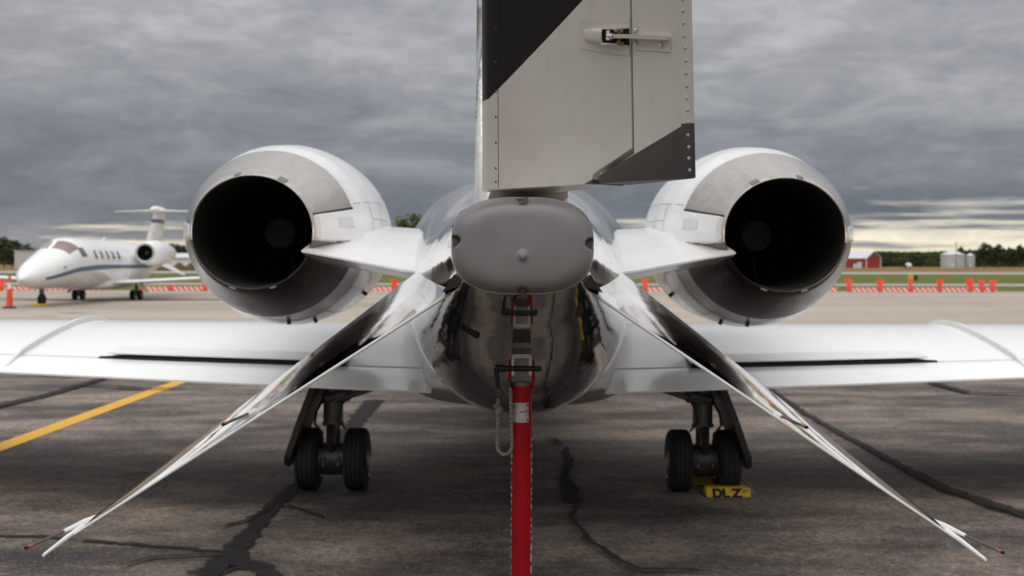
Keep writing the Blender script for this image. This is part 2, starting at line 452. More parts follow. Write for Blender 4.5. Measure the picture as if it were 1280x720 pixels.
TZ = [0.006]
def tar_strip(name, pts, widths):
    TZ[0] += .0015
    P = [G(*p) for p in pts]; n = 0
    fine = []; wf = []
    for i in range(len(P) - 1):
        k = max(2, int((P[i + 1] - P[i]).length / 0.06))
        for j in range(k):
            u = j / k; fine.append(P[i].lerp(P[i + 1], u)); wf.append(widths[i] * (1 - u) + widths[i + 1] * u)
    fine.append(P[-1]); wf.append(widths[-1])
    vs = []; fs = []; ed = []
    for i, p in enumerate(fine):
        q = (fine[min(i + 2, len(fine) - 1)] - fine[max(i - 2, 0)]).normalized(); s = Vector((-q.y, q.x, 0))
        wob = s * random.uniform(-.012, .012); w = wf[i] * random.uniform(.75, 1.25) * 1.25
        end = min(1, i / 2, (len(fine) - 1 - i) / 2)
        for k, off in enumerate((-.5, -.32, 0, .32, .5)):
            vs.append(p + wob + s * off * w + Vector((0, 0, TZ[0]))); ed.append((0, .45, 0.9, .45, 0)[k] * end)
    for i in range(len(fine) - 1):
        for k in range(4):
            a = i * 5 + k; fs.append((a, a + 1, a + 6, a + 5))
    b = MB(); b.add(vs, fs)
    o = b.build(name, M['tar'], smooth=0, fixn=False)
    at = o.data.attributes.new('edge', 'FLOAT', 'POINT'); at.data.foreach_set('value', ed)
    return tag(o, kind='structure')


tar_strip('tar_seam', [(-60, 670), (60, 673), (150, 681), (240, 688), (300, 694)], [.05, .06, .055, .05, .06])
tar_strip('tar_seam', [(235, 725), (275, 712), (292, 692), (322, 656), (350, 626), (372, 606), (420, 560), (452, 520), (470, 500)], [.2, .26, .16, .12, .12, .10, .14, .22, .22])
tar_strip('tar_seam', [(255, 728), (285, 704), (325, 712), (350, 730)], [.10, .20, .16, .1])
tar_strip('tar_seam', [(352, 632), (380, 640), (412, 652)], [.05, .045, .03])
tar_strip('tar_seam', [(270, 664), (310, 652), (345, 634)], [.03, .05, .04])
tar_strip('tar_seam', [(140, 712), (190, 700), (250, 696), (290, 700)], [.02, .04, .04, .05])
tar_strip('tar_seam', [(672, 548), (692, 550), (704, 558)], [.03, .05, .04])
tar_strip('tar_seam', [(706, 560), (713, 580), (705, 598), (714, 616), (720, 634)], [.05, .075, .07, .12, .09])
tar_strip('tar_seam', [(721, 632), (716, 646), (722, 662), (742, 682), (772, 702), (800, 715), (845, 716), (900, 718)], [.07, .035, .035, .045, .05, .05, .04, .03])
tar_strip('tar_seam', [(955, 482), (1010, 520), (1060, 548), (1120, 580), (1180, 612), (1240, 632), (1300, 652)], [.07, .08, .07, .09, .11, .13, .15])
tar_strip('tar_seam', [(-20, 514), (60, 496), (100, 484), (135, 474)], [.2, .18, .16, .12])
tar_strip('tar_seam', [(1160, 478), (1210, 492), (1300, 494)], [.16, .16, .12])
tar_strip('tar_seam', [(100, 484), (180, 488), (240, 488)], [.12, .14, .08])
for k, (px, py, w) in enumerate([(95, 392, 5), (1235, 382, 3.2), (60, 396, 3), (860, 385, 3)]):
    c = G(px, py); b = MB(); n = 26
    rr = [random.uniform(.55, 1) for _ in range(n)]
    b.add([Vector((c.x + math.cos(2 * PI * j / n) * w * .5 * rr[j], c.y + math.sin(2 * PI * j / n) * w * .22 * rr[j], 0.002)) for j in range(n)] + [Vector((c.x, c.y, 0.002))],
          [(j, (j + 1) % n, n) for j in range(n)])
    o = b.build('stain', M['tar'], smooth=0, fixn=False)
    at = o.data.attributes.new('edge', 'FLOAT', 'POINT'); at.data.foreach_set('value', [-.1] * n + [.45])
    tag(o, kind='structure')

# ------------------------------------------------------------------ the jet seen from behind
jet = tag(empty('business_jet', A(0, 8.2, 0)),
          'large business jet seen from behind, polished tail cone, two round engines and drooping fins', 'aeroplane')


def sup(th, n):
    c, s = math.cos(th), math.sin(th)
    return math.copysign(abs(c) ** (2 / n), c), math.copysign(abs(s) ** (2 / n), s)


def fus_ring(PF, sec, N=72):
    y, zc, rx, ru, rd, n = sec
    r = []
    for j in range(N):
        c, s = sup(2 * PI * j / N, n)
        r.append(PF(rx * c, y, zc + (ru if s > 0 else rd) * s))
    return r


def interp_sec(secs, y):
    for i in range(len(secs) - 1):
        a, b = secs[i], secs[i + 1]
        lo, hi = min(a[0], b[0]), max(a[0], b[0])
        if lo <= y <= hi:
            u = (y - a[0]) / (b[0] - a[0])
            # catmull-rom on the neighbours keeps the lines fair
            p0 = secs[max(i - 1, 0)]; p3 = secs[min(i + 2, len(secs) - 1)]
            out = [y]
            for k in range(1, 6):
                m1 = (b[k] - p0[k]) / (b[0] - p0[0]) * (b[0] - a[0]) if p0 is not a else (b[k] - a[k])
                m2 = (p3[k] - a[k]) / (p3[0] - a[0]) * (b[0] - a[0]) if p3 is not b else (b[k] - a[k])
                h = (2 * u**3 - 3 * u**2 + 1, u**3 - 2 * u**2 + u, -2 * u**3 + 3 * u**2, u**3 - u**2)
                out.append(h[0] * a[k] + h[1] * m1 + h[2] * b[k] + h[3] * m2)
            return tuple(out)
    return secs[-1] if abs(y - secs[-1][0]) < abs(y - secs[0][0]) else secs[0]


FS = [(2.71, 1.590, .150, .101, .103, 2.7), (3.3, 1.548, .228, .185, .198, 2.35), (4.2, 1.465, .345, .315, .353, 2.1), (5.2, 1.373, .472, .450, .475, 2.0),
      (6.2, 1.400, .566, .560, .630, 2.1), (7.3, 1.45, .660, .62, .80, 2.2), (8.3, 1.46, .79, .70, .90, 2.15), (9.5, 1.43, .92, .80, .91, 2.0), (11, 1.46, .97, .88, .94, 2.0),
      (14.6, 1.46, .97, .97, .94, 2.0), (15.6, 1.42, .9, .86, .86, 2.0), (16.6, 1.30, .66, .6, .66, 2.0), (17.5, 1.15, .34, .3, .34, 2.0), (17.95, 1.08, .06, .06, .06, 2.0)]


def fus_part(y0, y1, step):
    n = max(2, int((y1 - y0) / step)); return [fus_ring(A, interp_sec(FS, y0 + (y1 - y0) * i / n)) for i in range(n + 1)]


def fus_pt(y, th, off=0.0):
    """th from the top, + to image right"""
    s = interp_sec(FS, y); a = PI / 2 - th
    c, q = sup(a, s[5]); ru = s[3] if q > 0 else s[4]
    n = Vector((c / s[2], 0, q / ru)).normalized()
    return A(s[2] * c, y, s[1] + ru * q) + n * off


b = MB(); b.loft(fus_part(2.71, 5.19, .08)); tail = b.build('tail_cone', M['polish'], jet, smooth=50)
b = MB(); b.loft(fus_part(5.205, 10.2, .15)); rear = b.build('rear_fuselage', M['polish'], jet, smooth=50)
b = MB(); b.loft(fus_part(10.205, 17.95, .2)); b.build('front_fuselage', M['white'], jet, smooth=50)
# small drain scoop low on the left of the cone and dark panel slots beside the cap
def cone_at(px, py):
    best = None
    for i in range(120):
        y = 2.8 + i * .03
        for j in range(180):
            th = R(-180 + 2 * j); p = fus_pt(y, th)
            e = (640 + F * p.x / p.y - px) ** 2 + (HY - F * (p.z - CZ) / p.y - py) ** 2
            if best is None or e < best[0]: best = (e, y, th)
    return best[1:]
ya, ta = cone_at(577, 407); yb, tb_ = cone_at(599, 421)
p0, p1 = fus_pt(ya, ta, .004), fus_pt(yb, tb_, .004)
b = MB(); b.tube([p0, p0.lerp(p1, .12), p0.lerp(p1, .9), p1], [.003, .0075, .0075, .003], 10); b.build('drain_scoop', M['blacksteel'], tail)
for y0, y1, th in ((2.95, 3.25, R(-38)), (3.3, 3.75, R(-40)), (2.95, 3.25, R(38)), (3.3, 3.75, R(40)), (2.84, 2.98, R(-66)), (2.84, 2.98, R(66))):
    b = MB(); b.add([fus_pt(y0, th - .012, .002), fus_pt(y0, th + .012, .002), fus_pt(y1, th + .009, .002), fus_pt(y1, th - .009, .002),
                     fus_pt(y0, th - .012, -.004), fus_pt(y0, th + .012, -.004), fus_pt(y1, th + .009, -.004), fus_pt(y1, th - .009, -.004)],
                    [(0, 1, 2, 3), (7, 6, 5, 4), (0, 4, 5, 1), (1, 5, 6, 2), (2, 6, 7, 3), (3, 7, 4, 0)])
    b.build('panel_slot', M['seam'], tail, smooth=0)
# rivet rows on the cone
b = MB()
for y in (3.75, 4.45, 5.11):
    for k in range(46):
        th = R(-172 + 344 * k / 45)
        p = fus_pt(y, th, 0); q = fus_pt(y, th, 1)
        b.dome(p, q - p, .0026, .2, 6)
tag(b.build('rivet_row', M['polish'], tail, smooth=40), kind='stuff')

# tail cap, a shallow dished cover with four pockets for screws
SCR = [(0.002, .100), (-.150, .010), (.150, .004), (0.0, -.104)]
capc = A(0, 2.7, 1.590)
def cap_y(x, z):
    rx, rz, n = .160, .109, 2.75
    rho = ((abs(x) / rx) ** n + (abs(z) / rz) ** n) ** (1 / n)
    y = 2.700 - .062 * max(0.0, 1 - rho ** 9) ** .5 - .007 * max(0, 1 - rho ** 2)
    for sx, sz in SCR:
        d = math.hypot(x - sx, z - sz)
        k = min(1, max(0, (.0125 - d) / .0025)); k = k * k * (3 - 2 * k)
        y = y + (max(y, 2.697) - y) * k * .9
    d = math.hypot(x, z + .024)
    k = min(1, max(0, (.016 - d) / .010)); y -= .003 * k
    return y
b = MB(); NT, NR = 288, 56; rings = []
for i in range(NR + 1):
    rho = 1 - (1 - i / NR) ** 1.7 if i else 0.002
    rho = min(1, rho); ring = []
    for j in range(NT):
        c, s = sup(2 * PI * j / NT, 2.75); x, z = .160 * c * rho, .109 * s * rho
        ring.append(Vector((capc.x + x, cap_y(x, z), capc.z + z)))
    rings.append(ring)
rings.append([Vector((p.x, 2.735, p.z)) for p in rings[-1]])
b.loft(rings); cap = b.build('tail_cap', M['cap'], jet, smooth=60)
for sx, sz in SCR:
    b = MB(); q = Vector((capc.x + sx * .985, cap_y(sx, sz), capc.z + sz * .985))
    b.lathe([(0.004, .010), (-.003, .010), (-.004, .0085), (-.004, .0072), (-.001, .0072)], q, (0, 1, 0), 20, 0)
    b.lathe([(.003, .0068), (-.003, .0068), (-.0045, .0055), (-.0045, .0025), (-.002, .0022)], q, (0, 1, 0), 16, 0)
    b.build('screw', M['gearpaint'], cap, smooth=30)
b = MB(); q = Vector((capc.x, cap_y(0, -.024), capc.z - .024)); b.lathe([(.004, .0085), (-.002, .0085), (-.0045, .007), (-.0055, .003)], q, (0, 1, 0), 20)
b.build('plug', M['cap'], cap, smooth=50)
# neat rim under the cap
b = MB(); rings = []
for y, k in ((2.732, .97), (2.732, 1.015), (2.76, 1.03), (2.80, 1.0)):
    rings.append([Vector((capc.x + .160 * k * sup(2 * PI * j / 96, 2.75)[0], y, capc.z + .109 * k * sup(2 * PI * j / 96, 2.75)[1])) for j in range(96)])
b.loft(rings, False, False); b.build('cap_rim', M['polish'], cap, smooth=60)

# ---- rudder turned to the right, with its trim tab
DEL = R(37.7); E = Vector((math.sin(DEL), -math.cos(DEL), 0)); NL = Vector((-math.cos(DEL), -math.sin(DEL), 0))
ZB = 1.760; ZT = 4.12
def hinge(z): return A(0, 3.5 - .6 * (z - ZB), z)
def chord(z): return .688 - .155 * (z - ZB)
def half(t, z):
    k = chord(z) / .688
    return (.112 * max(0.0, 1 - t) ** .95 + .0055) * (.55 + .45 * k)
def SL(t, z, off=0.0, side=1): return hinge(z) + E * (chord(z) * t) + NL * side * (half(t, z) + off)
def to_px(p): return 640 + F * p.x / p.y, HY - F * (p.z - CZ) / p.y
def inv(px, py):
    t_, z_ = .5, 2.0
    for _ in range(40):
        f0 = to_px(SL(t_, z_)); f1 = to_px(SL(t_ + 1e-4, z_)); f2 = to_px(SL(t_, z_ + 1e-4))
        a, b_, c, d = (f1[0] - f0[0]) / 1e-4, (f2[0] - f0[0]) / 1e-4, (f1[1] - f0[1]) / 1e-4, (f2[1] - f0[1]) / 1e-4
        det = a * d - b_ * c; ex, ey = px - f0[0], py - f0[1]
        t_ += max(-.1, min(.1, (d * ex - b_ * ey) / det)); z_ += max(-.1, min(.1, (a * ey - c * ex) / det))
        t_ = max(-.05, min(1.05, t_))
    return t_, z_
T_TAB = inv(790, 100)[0]
# paint scheme lines in (chord fraction, height)
def paint_line(p, q):
    a, b_ = inv(*p), inv(*q); k = (b_[1] - a[1]) / (b_[0] - a[0]); return k, a[1] - k * a[0]
K1, C1 = paint_line((622, 112), (728, 0)); K2, C2 = paint_line((735, 227), (868, 147))
t = MT('rudder_paint', (0.40, 0.385, 0.36), 0.34, 0.1, spec=0.3, coat=0.0)
uvn = t.N.new('ShaderNodeUVMap'); uvn.uv_map = 'paint'
sp = t.N.new('ShaderNodeSeparateXYZ'); t.L.new(uvn.outputs[0], sp.inputs[0])
a = t.noise(3, 6); bb = t.noise(18, 5)
silver = t.ramp(a, [(0.3, (0.56, 0.53, 0.485)), (0.7, (0.63, 0.60, 0.555))])
silver = t.mix(t.grey(bb, (0.6, 0.0), (0.8, 0.25)), silver, (0.33, 0.305, 0.275))
up = t.math('GREATER_THAN', sp.outputs[1], t.math('ADD', t.math('MULTIPLY', sp.outputs[0], K1), C1))
dn = t.math('LESS_THAN', sp.outputs[1], t.math('ADD', t.math('MULTIPLY', sp.outputs[0], K2), C2))
dark = t.ramp(a, [(0.3, (0.062, 0.056, 0.053)), (0.7, (0.078, 0.071, 0.067))])
t.color(t.mix(up, t.mix(dn, silver, dark), (0.013, 0.012, 0.013)))
t.rough(t.grey(a, (0.3, 0.32), (0.7, 0.46))); t.bump(t.noise(2.5, 3), 0.12, 0.01); M['rudder'] = t.m


def rudder_rows(rows, nose, nt, tail_flat=True):
    b = MB(); rings = []
    for z, t0, t1 in rows:
        ring = []; uvs = []
        ts = [t0 + (t1 - t0) * i / nt for i in range(nt + 1)]
        for q in reversed(ts): ring.append(SL(q, z)); uvs.append((q, z))
        if nose:
            r = half(0, z)
            for k in range(1, 14):
                ph = PI * k / 14; ring.append(hinge(z) + NL * r * math.cos(ph) - E * r * math.sin(ph) * .9)
                uvs.append((-.02 * k / 7 * 1.2 if k < 8 else -.02, z))
        for q in ts: ring.append(SL(q, z, side=-1)); uvs.append((q, z))
        rings.append((ring, uvs))
    o = b.loft([r[0] for r in rings])
    i = 0
    for r, u in rings:
        for w in u: b.uv[i] = w; i += 1
    return b


zs = [ZB + .085 + (ZT - ZB - .085) * i / 14 for i in range(15)]
TN0, TN1 = inv(740, 224)[0], inv(747.5, 224)[0]
b = rudder_rows([(ZB, 0, TN0), (ZB + .022, 0, TN0 + .002), (ZB + .030, 0, TN0 + .02), (ZB + .046, 0, TN0 + .075), (ZB + .082, 0, T_TAB - .006)] + [(z, 0, T_TAB - .006) for z in zs], True, 10)
rud = b.build('rudder', M['rudder'], jet, smooth=40)
b = rudder_rows([(ZB, TN1 + .006, .996), (ZB + .014, TN1, .996), (ZB + .024, TN1 + .008, .996), (ZB + .034, TN1 + .06, .996), (ZB + .068, T_TAB + .004, .996)] + [(z, T_TAB + .004, .996) for z in zs], False, 10)
tab = b.build('trim_tab', M['rudder'], rud, smooth=40)
b = MB(); b.sheet([SL(T_TAB - .02, ZB + .1, -.02), SL(T_TAB + .02, ZB + .1, -.02), SL(T_TAB + .02, ZT, -.012), SL(T_TAB - .02, ZT, -.012)], -NL * .02)
b.build('hinge_gap', M['seam'], rud, smooth=0)
# trailing edge strip
b = MB(); rings = []
for z in [ZB + .002] + zs:
    rings.append([SL(.962, z, .0002), SL(.962, z, .002), SL(1.0, z, .0015), SL(1.0, z, .0015, -1), SL(.962, z, .002, -1), SL(.962, z, .0002, -1)])
i0 = len(b.v); b.loft(rings)
for i, z in enumerate([ZB + .002] + zs):
    for j in range(6): b.uv[i0 + i * 6 + j] = (.98, z)
b.build('trailing_edge_strip', M['rudder'], rud, smooth=20)
# rudder nose seam and rivets
b = MB(); tn = inv(622.5, 150)[0]
b.sheet([SL(tn - .0015, ZB + .002, .0004), SL(tn + .0015, ZB + .002, .0004), SL(tn + .0015, ZT, .0004), SL(tn - .0015, ZT, .0004)], -NL * .001)
b.build('panel_seam', M['seam'], rud, smooth=0)
b = MB()
for px, py in ((853, -2), (853, 13), (854, 28), (855, 44), (856, 59), (857, 75), (857, 91), (858, 107), (858, 122), (859, 137), (860, 152), (860, 168), (861, 183), (861, 197), (862, 212),
               (852, -18), (851, -33), (850, -48)):
    tt, z = inv(px, py); b.dome(SL(tt, z), NL, .0056, .6, 12)
tag(b.build('rivet', M['rivet'], rud, smooth=50), kind='stuff')
b = MB()
for py in (36, 77, 114, 146, 178, 210, 227):
    tt, z = inv(619.3, py); b.dome(SL(tt, z), NL, .0040, .3, 10)
for k, z in ((6, ZB + .012), (10, ZB + .012)):
    pass
for py in (30, 80, 117, 162, 182, 210, 226):
    z = CZ + (HY - py) * 3.45 / F
    if z < ZB + .01: z = ZB + .012
    for kk in ((3.6,) if py != 226 else (2.0, 4.4)):
        r = half(0, z); ph = PI * kk / 14 + .25
        p = hinge(z) + NL * r * math.cos(ph) - E * r * math.sin(ph) * .9
        b.dome(p, NL * math.cos(ph) - E * math.sin(ph), .0036, .3, 10)
tag(b.build('screw_row', M['darkmetal'], rud, smooth=50), kind='stuff')
# small flush rivets on the dark tab foot
b = MB()
for px, py in ((800, 199), (812, 212), (822, 215), (838, 213), (848, 212), (790, 217), (778, 210)):
    tt, z = inv(px, py); b.dome(SL(tt, z), NL, .0022, .3, 8)
tag(b.build('flush_rivet', M['darkmetal'], tab, smooth=50), kind='stuff')


def SP(px, py, off=0.0):
    tt, z = inv(px, py); return SL(tt, z, off)


# tab drive: doubler plate, teardrop fairing with an open end, rod and bracket
def patch_plate(outline, th):
    b = MB(); n = len(outline)
    b.add([SP(x, y, th) for x, y in outline] + [SP(x, y, -.001) for x, y in outline],
          [tuple(range(n))] + [(j, j + n, (j + 1) % n + n, (j + 1) % n) for j in range(n)])
    for i in range(2 * n): b.uv[i] = (.6, 2.0)
    return b
b = patch_plate([(787, 22.5), (730, 23), (726.5, 24), (724.5, 27), (724, 54), (725, 58), (729, 61), (736, 63), (760, 66), (787, 70)], .0035)
plate = b.build('doubler_plate', M['rudder'], rud, smooth=20, bevel=.0008)
b = MB()
for x in (727, 739, 750, 761, 772, 783): b.dome(SP(x, 28.7, .002), NL, .0032, .3, 8)
for y in (40, 52): b.dome(SP(728, y, .002), NL, .0028, .3, 8)
tag(b.build('plate_rivet', M['rudder'], rud, smooth=50), kind='stuff')
b = MB(); rings = []; inner = []
for i in range(9):
    u = i / 8; x = 733 + 31 * u
    yt = 36.5 - 1.2 * u; yb = 51 + 6 * u; hgt = .012 + .021 * min(1, u * 1.6)
    ring = []
    for k in range(13):
        ph = PI * k / 12; c = (abs(math.cos(ph)) ** .55) * (1 if math.cos(ph) > 0 else -1)
        ring.append(SP(x, (yt + yb) / 2 - (yb - yt) / 2 * c, hgt * max(0.0, math.sin(ph)) ** .55))
    rings.append(ring)
nose_r = [SP(731.8, 43 + (p - 6) * .9, .002) for p in range(13)]
b.loft([nose_r] + rings, False, False, closed=False)
# side cheeks running back to the hinge line above and below the opening
for y0, y1, y2, y3 in ((35.3, 38, 33.5, 35.5), (55, 57, 57, 59)):
    b.loft([[SP(763, y0, 0), SP(763, y0, .030), SP(763, y1, .032), SP(763, y1, 0)], [SP(775, y0 + .3, 0), SP(775, y0, .020), SP(775, y1, .021), SP(775, y1, 0)],
            [SP(787, y2, 0), SP(787, y2, .006), SP(787, y3, .006), SP(787, y3, 0)]])
for i in range(len(b.v)): b.uv[i] = (.6, 2.0)
b.build('rod_fairing', M['rudder'], rud, smooth=45)
b = MB(); b.sheet([SP(763.5, 37.5, .0245), SP(764, 55, .0245), SP(787, 57, .0034), SP(787, 35.5, .0034)], -NL * .002)
b.sheet([SP(762.5, 37.5, .028), SP(763, 55, .028), SP(765, 55, .003), SP(765, 37.5, .003)], E * .002)
b.build('rod_cavity', M['seam'], rud, smooth=0)
b = MB(); b.tube([SP(771, 46.5, .030), SP(778, 47, .031)], .0075, 12); b.lathe([(-.011, .0062), (.011, .0062)], SP(771.5, 46, .030), (0, 0, 1), 12)
b.build('rod_end', M['steel'], rud, smooth=40)
b = MB(); b.tube([SP(776, 40.5, .022), SP(784, 39.5, .014)], .0048, 10); b.tube([SP(778, 54, .020), SP(784, 55, .012)], .0048, 10); b.tube([SP(781, 38, .019), SP(781, 57, .019)], .004, 8)
b.build('rod_clevis', M['brass'], rud, smooth=40)
b = MB()
tb = lambda x, y, o=0.0: SP(x, y, o)
b.sheet([tb(793.5, 31), tb(799, 31), tb(806, 44), tb(838, 46), tb(838, 65), tb(793.5, 62)][:6], NL * .004)
b.loft([[tb(772, 44.5, .034), tb(772, 49.5, .034), tb(772, 49.5, .026), tb(772, 44.5, .026)], [tb(793, 44, .026), tb(793, 49, .026), tb(793, 48, .004), tb(793, 45, .004)],
        [tb(838.5, 46, .024), tb(838.5, 51, .022), tb(838.5, 49.5, .002), tb(838.5, 46, .002)]])
for i in range(len(b.v)): b.uv[i] = (.8, 2.0)
b.build('tab_horn', M['rudder'], tab, smooth=25)
for px, py in ((795.3, 38), (796, 54), (827.5, 56)):
    b = MB(); b.lathe([(0, .0062), (.004, .0062), (.006, .0045), (.006, .002), (.004, .0018)], SP(px, py, .004), NL, 12); b.build('bolt', M['steel'], tab, smooth=30)

# ---- fin
def fin_ring(z, y0, y1, h0, hm, n=12):
    r = []
    ts = [i / n for i in range(n + 1)]
    def hh(u): return h0 + (hm - h0) * math.sin(PI * min(1, u * 1.35) / 2) if u < .55 else hm * max(0.0, 1 - ((u - .55) / .45) ** 2) ** .6
    for u in ts: r.append(A(hh(u) if u < 1 else .002, y0 + (y1 - y0) * u, z))
    for u in reversed(ts): r.append(A(-(hh(u) if u < 1 else .002), y0 + (y1 - y0) * u, z))
    return r
b = MB(); rings = []
for z, y1, k in ((1.62, 8.4, 1.12), (1.85, 7.6, 1.08), (2.05, 6.7, 1.02), (2.3, 6.3, .97), (2.8, 5.9, .9), (3.4, 5.4, .8), (4.15, 4.75, .66)):
    y0 = 3.58 - .6 * (max(z, ZB) - ZB); rings.append(fin_ring(z, y0, y1, .126 * k, .158 * k))
b.loft(rings); fin = b.build('vertical_fin', M['fin'], jet, smooth=50)
# T tail
b = MB()
for s in (1, -1):
    rings = []
    for dx, ya, yb, z, th in ((.0, 1.75, 3.75, 4.22, .13), (.9, 1.55, 3.2, 4.20, .10), (2.15, 1.2, 2.15, 4.17, .05)):
        ring = []
        for k in range(16):
            a = 2 * PI * k / 16; u = .5 - .5 * math.cos(a)
            hh = th * math.sqrt(max(u, 0)) * (1 - u) * 1.9
            ring.append(A(s * dx, yb + (ya - yb) * u, z + (hh if k < 8 else -hh) * 1.0 + (.0 if k not in (0, 8) else 0)))
        rings.append(ring)
    b.loft(rings)
b.build('tailplane', M['white'], jet, smooth=50)
b = MB(); b.lathe([(0, .02), (.25, .13), (.9, .19), (1.8, .2), (2.6, .15), (3.1, .03)], A(0, 1.4, 4.22), (0, 1, 0), 24); b.build('tail_bullet', M['white'], fin, smooth=60)
# ---- engines: nozzle exits 5.9 m away, about 2.3 m aft of the main wheels
NK = .84
def NA(dx, y, z):
    p = A(dx, y, z); return Vector((p.x * NK, p.y * NK, CZ + (p.z - CZ) * NK))
def nac_ring(s, y, r, k=1.0, N=72):
    u = (y - 7.0) / 1.6
    cz = 1.723 + .022 * min(1.4, u); cx = 1.556 + .075 * max(0, min(1.3, u))
    ex = 1.055 if y < 7.4 else 1.055 - .055 * min(1, (y - 7.4) / .5)
    ez = .985 if y < 7.4 else .985 + .015 * min(1, (y - 7.4) / .5)
    # angle 0 points inboard, 90 up
    return [NA(s * (cx - r * k * ex * math.cos(2 * PI * j / N)), y, cz + r * k * ez * math.sin(2 * PI * j / N)) for j in range(N)]
NP = [(7.0, .344), (7.2, .402), (7.45, .470), (7.73, .538), (8.1, .600), (8.6, .645), (9.1, .660), (9.6, .648), (10.1, .595), (10.4, .545), (10.52, .50), (10.5, .465), (10.3, .445), (9.4, .43)]
def nac_r(y):
    y = max(y, 7.0)
    for (a, ra), (c, rc) in zip(NP[:10], NP[1:11]):
        if a <= y <= c: return ra + (rc - ra) * (y - a) / (c - a)
def nac_pt(s, y, th, off=0):
    return nac_ring(s, y, nac_r(y) + off, 1.0, 720)[int(round((th % (2 * PI)) / (2 * PI) * 720)) % 720]
def nac_patch(s, y0, y1, t0, t1, off, ny=6, nt=8, round_=.0):
    b = MB(); top = []; bot = []
    for i in range(ny + 1):
        for j in range(nt + 1):
            y = y0 + (y1 - y0) * i / ny; th = t0 + (t1 - t0) * j / nt
            top.append(nac_pt(s, y, th, off)); bot.append(nac_pt(s, y, th, -.01))
    n = nt + 1; fs = []; k = len(top)
    for i in range(ny):
        for j in range(nt): a = i * n + j; fs.append((a, a + 1, a + n + 1, a + n)); 
    edge = [j for j in range(n)] + [i * n + nt for i in range(1, ny + 1)] + [ny * n + j for j in range(nt - 1, -1, -1)] + [i * n for i in range(ny - 1, 0, -1)]
    for q in range(len(edge)):
        a, c = edge[q], edge[(q + 1) % len(edge)]; fs.append((a, c, c + k, a + k))
    b.add(top + bot, fs); return b
for s in (-1, 1):
    b = MB(); ys = [7.74 + (10.4 - 7.74) * i / 22 for i in range(23)]
    b.loft([nac_ring(s, 7.735, nac_r(7.735) - .02)] + [nac_ring(s, y, nac_r(y)) for y in ys], False, False)
    nac = b.build('engine_nacelle', M['white'], jet, smooth=50)
    b = MB(); b.loft([nac_ring(s, y, r) for y, r in NP[9:]], False, False); b.build('intake_lip', M['polish'], nac, smooth=60)
    b = MB(); b.lathe([(0, .02), (.21, .12), (.23, .365)], NA(s * 1.556, 9.4, 1.745), (0, -1, 0), 32); b.build('fan', M['plug'], nac, smooth=30)
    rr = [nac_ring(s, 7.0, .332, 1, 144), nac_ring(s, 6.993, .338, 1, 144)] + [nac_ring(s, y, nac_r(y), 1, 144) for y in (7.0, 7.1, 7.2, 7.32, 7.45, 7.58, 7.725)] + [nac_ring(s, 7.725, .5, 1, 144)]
    b = MB(); b.loft([r[0:74] + r[144:] + r[142:144] if False else [r[-3], r[-2], r[-1]] + r[0:76] for r in rr], False, False, False)
    b.build('thrust_reverser', M['titan'], nac, smooth=50)
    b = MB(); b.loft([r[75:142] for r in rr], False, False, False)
    b.build('lower_reverser_bucket', M['darktitan'], nac, smooth=50)
    b = MB(); b.loft([nac_ring(s, 7.001, .332), nac_ring(s, 7.2, .325), nac_ring(s, 7.8, .315), nac_ring(s, 8.5, .30), nac_ring(s, 8.52, .02)], False, True); b.build('exhaust_duct', M['soot'], nac, smooth=50)
    b = MB(); b.lathe([(0, .004), (.0, .080), (.017, .094), (.25, .118), (.6, .126)], NA(s * 1.545, 7.78, 1.735), (0, 1, 0), 40); b.build('exhaust_plug', M['plug'], nac, smooth=40)
    b = MB()
    for k in range(7):
        a = 2 * PI * k / 7 + .4; d = Vector((math.cos(a), 0, math.sin(a))); o = NA(s * 1.545, 8.05, 1.735)
        b.tube([o + d * .09, o + d * .27], .010, 6)
    b.build('duct_strut', M['plug'], nac)
    for t0, t1, nm in ((R(-6), R(17), 1), (R(172), R(186), 0)):
        nac_patch(s, 7.02, 7.80, t0, t1, .030 if nm else .010).build('hinge_fairing', M['white'], nac, smooth=40, bevel=.008)
    # dark joint over the fairing and round the reverser
    nac_patch(s, 7.03, 7.725, R(17.2), R(19.2), .005).build('reverser_joint', M['seam'], nac, smooth=0)
    for y0, y1, t0, t1 in ((7.80, 9.3, R(21), R(21.5)), (8.30, 8.312, R(0), R(21)), (8.75, 8.762, R(0), R(14)), (8.30, 9.3, R(10), R(10.4)), (8.05, 8.06, R(-90), R(-8)), (8.05, 9.6, R(-60), R(-59.6))):
        nac_patch(s, y0, y1, t0, t1, .0012, 8, 12).build('cowl_seam', M['grime'], nac, smooth=0)
    nac_patch(s, 7.30, 7.58, R(4), R(12), .0325).build('fairing_cover', M['fence'], nac, smooth=30, bevel=.002)
    # worn doubler patches at the lip
    for tc_, w in ((R(62), .07), (R(104), .05), (R(-70), .05), (R(-108), .05)):
        nac_patch(s, 6.998 if tc_ < 0 else 7.0, 7.07 if tc_ > 0 else 7.02, tc_ - w, tc_ + w, .004, 2, 4).build('lip_doubler', M['gearpaint'] if tc_ > 0 else M['steel'], nac, smooth=20)
    # small drains on the belly of the cowl
    for y, th in ((7.95, R(-82)), (8.3, R(-70)), (8.9, R(-40))):
        p = nac_pt(s, y, th); q = nac_pt(s, y, th, .03); b = MB(); b.tube([p, q], .012, 8); b.build('drain_mast', M['darkmetal'], nac)
    # pylon
    def prow(dx, L): 
        up = [NA(s * dx, y, zt) for y, zt, zb in L]; dn = [NA(s * dx, y, zb) for y, zt, zb in reversed(L)]; return up + dn
    b = MB()
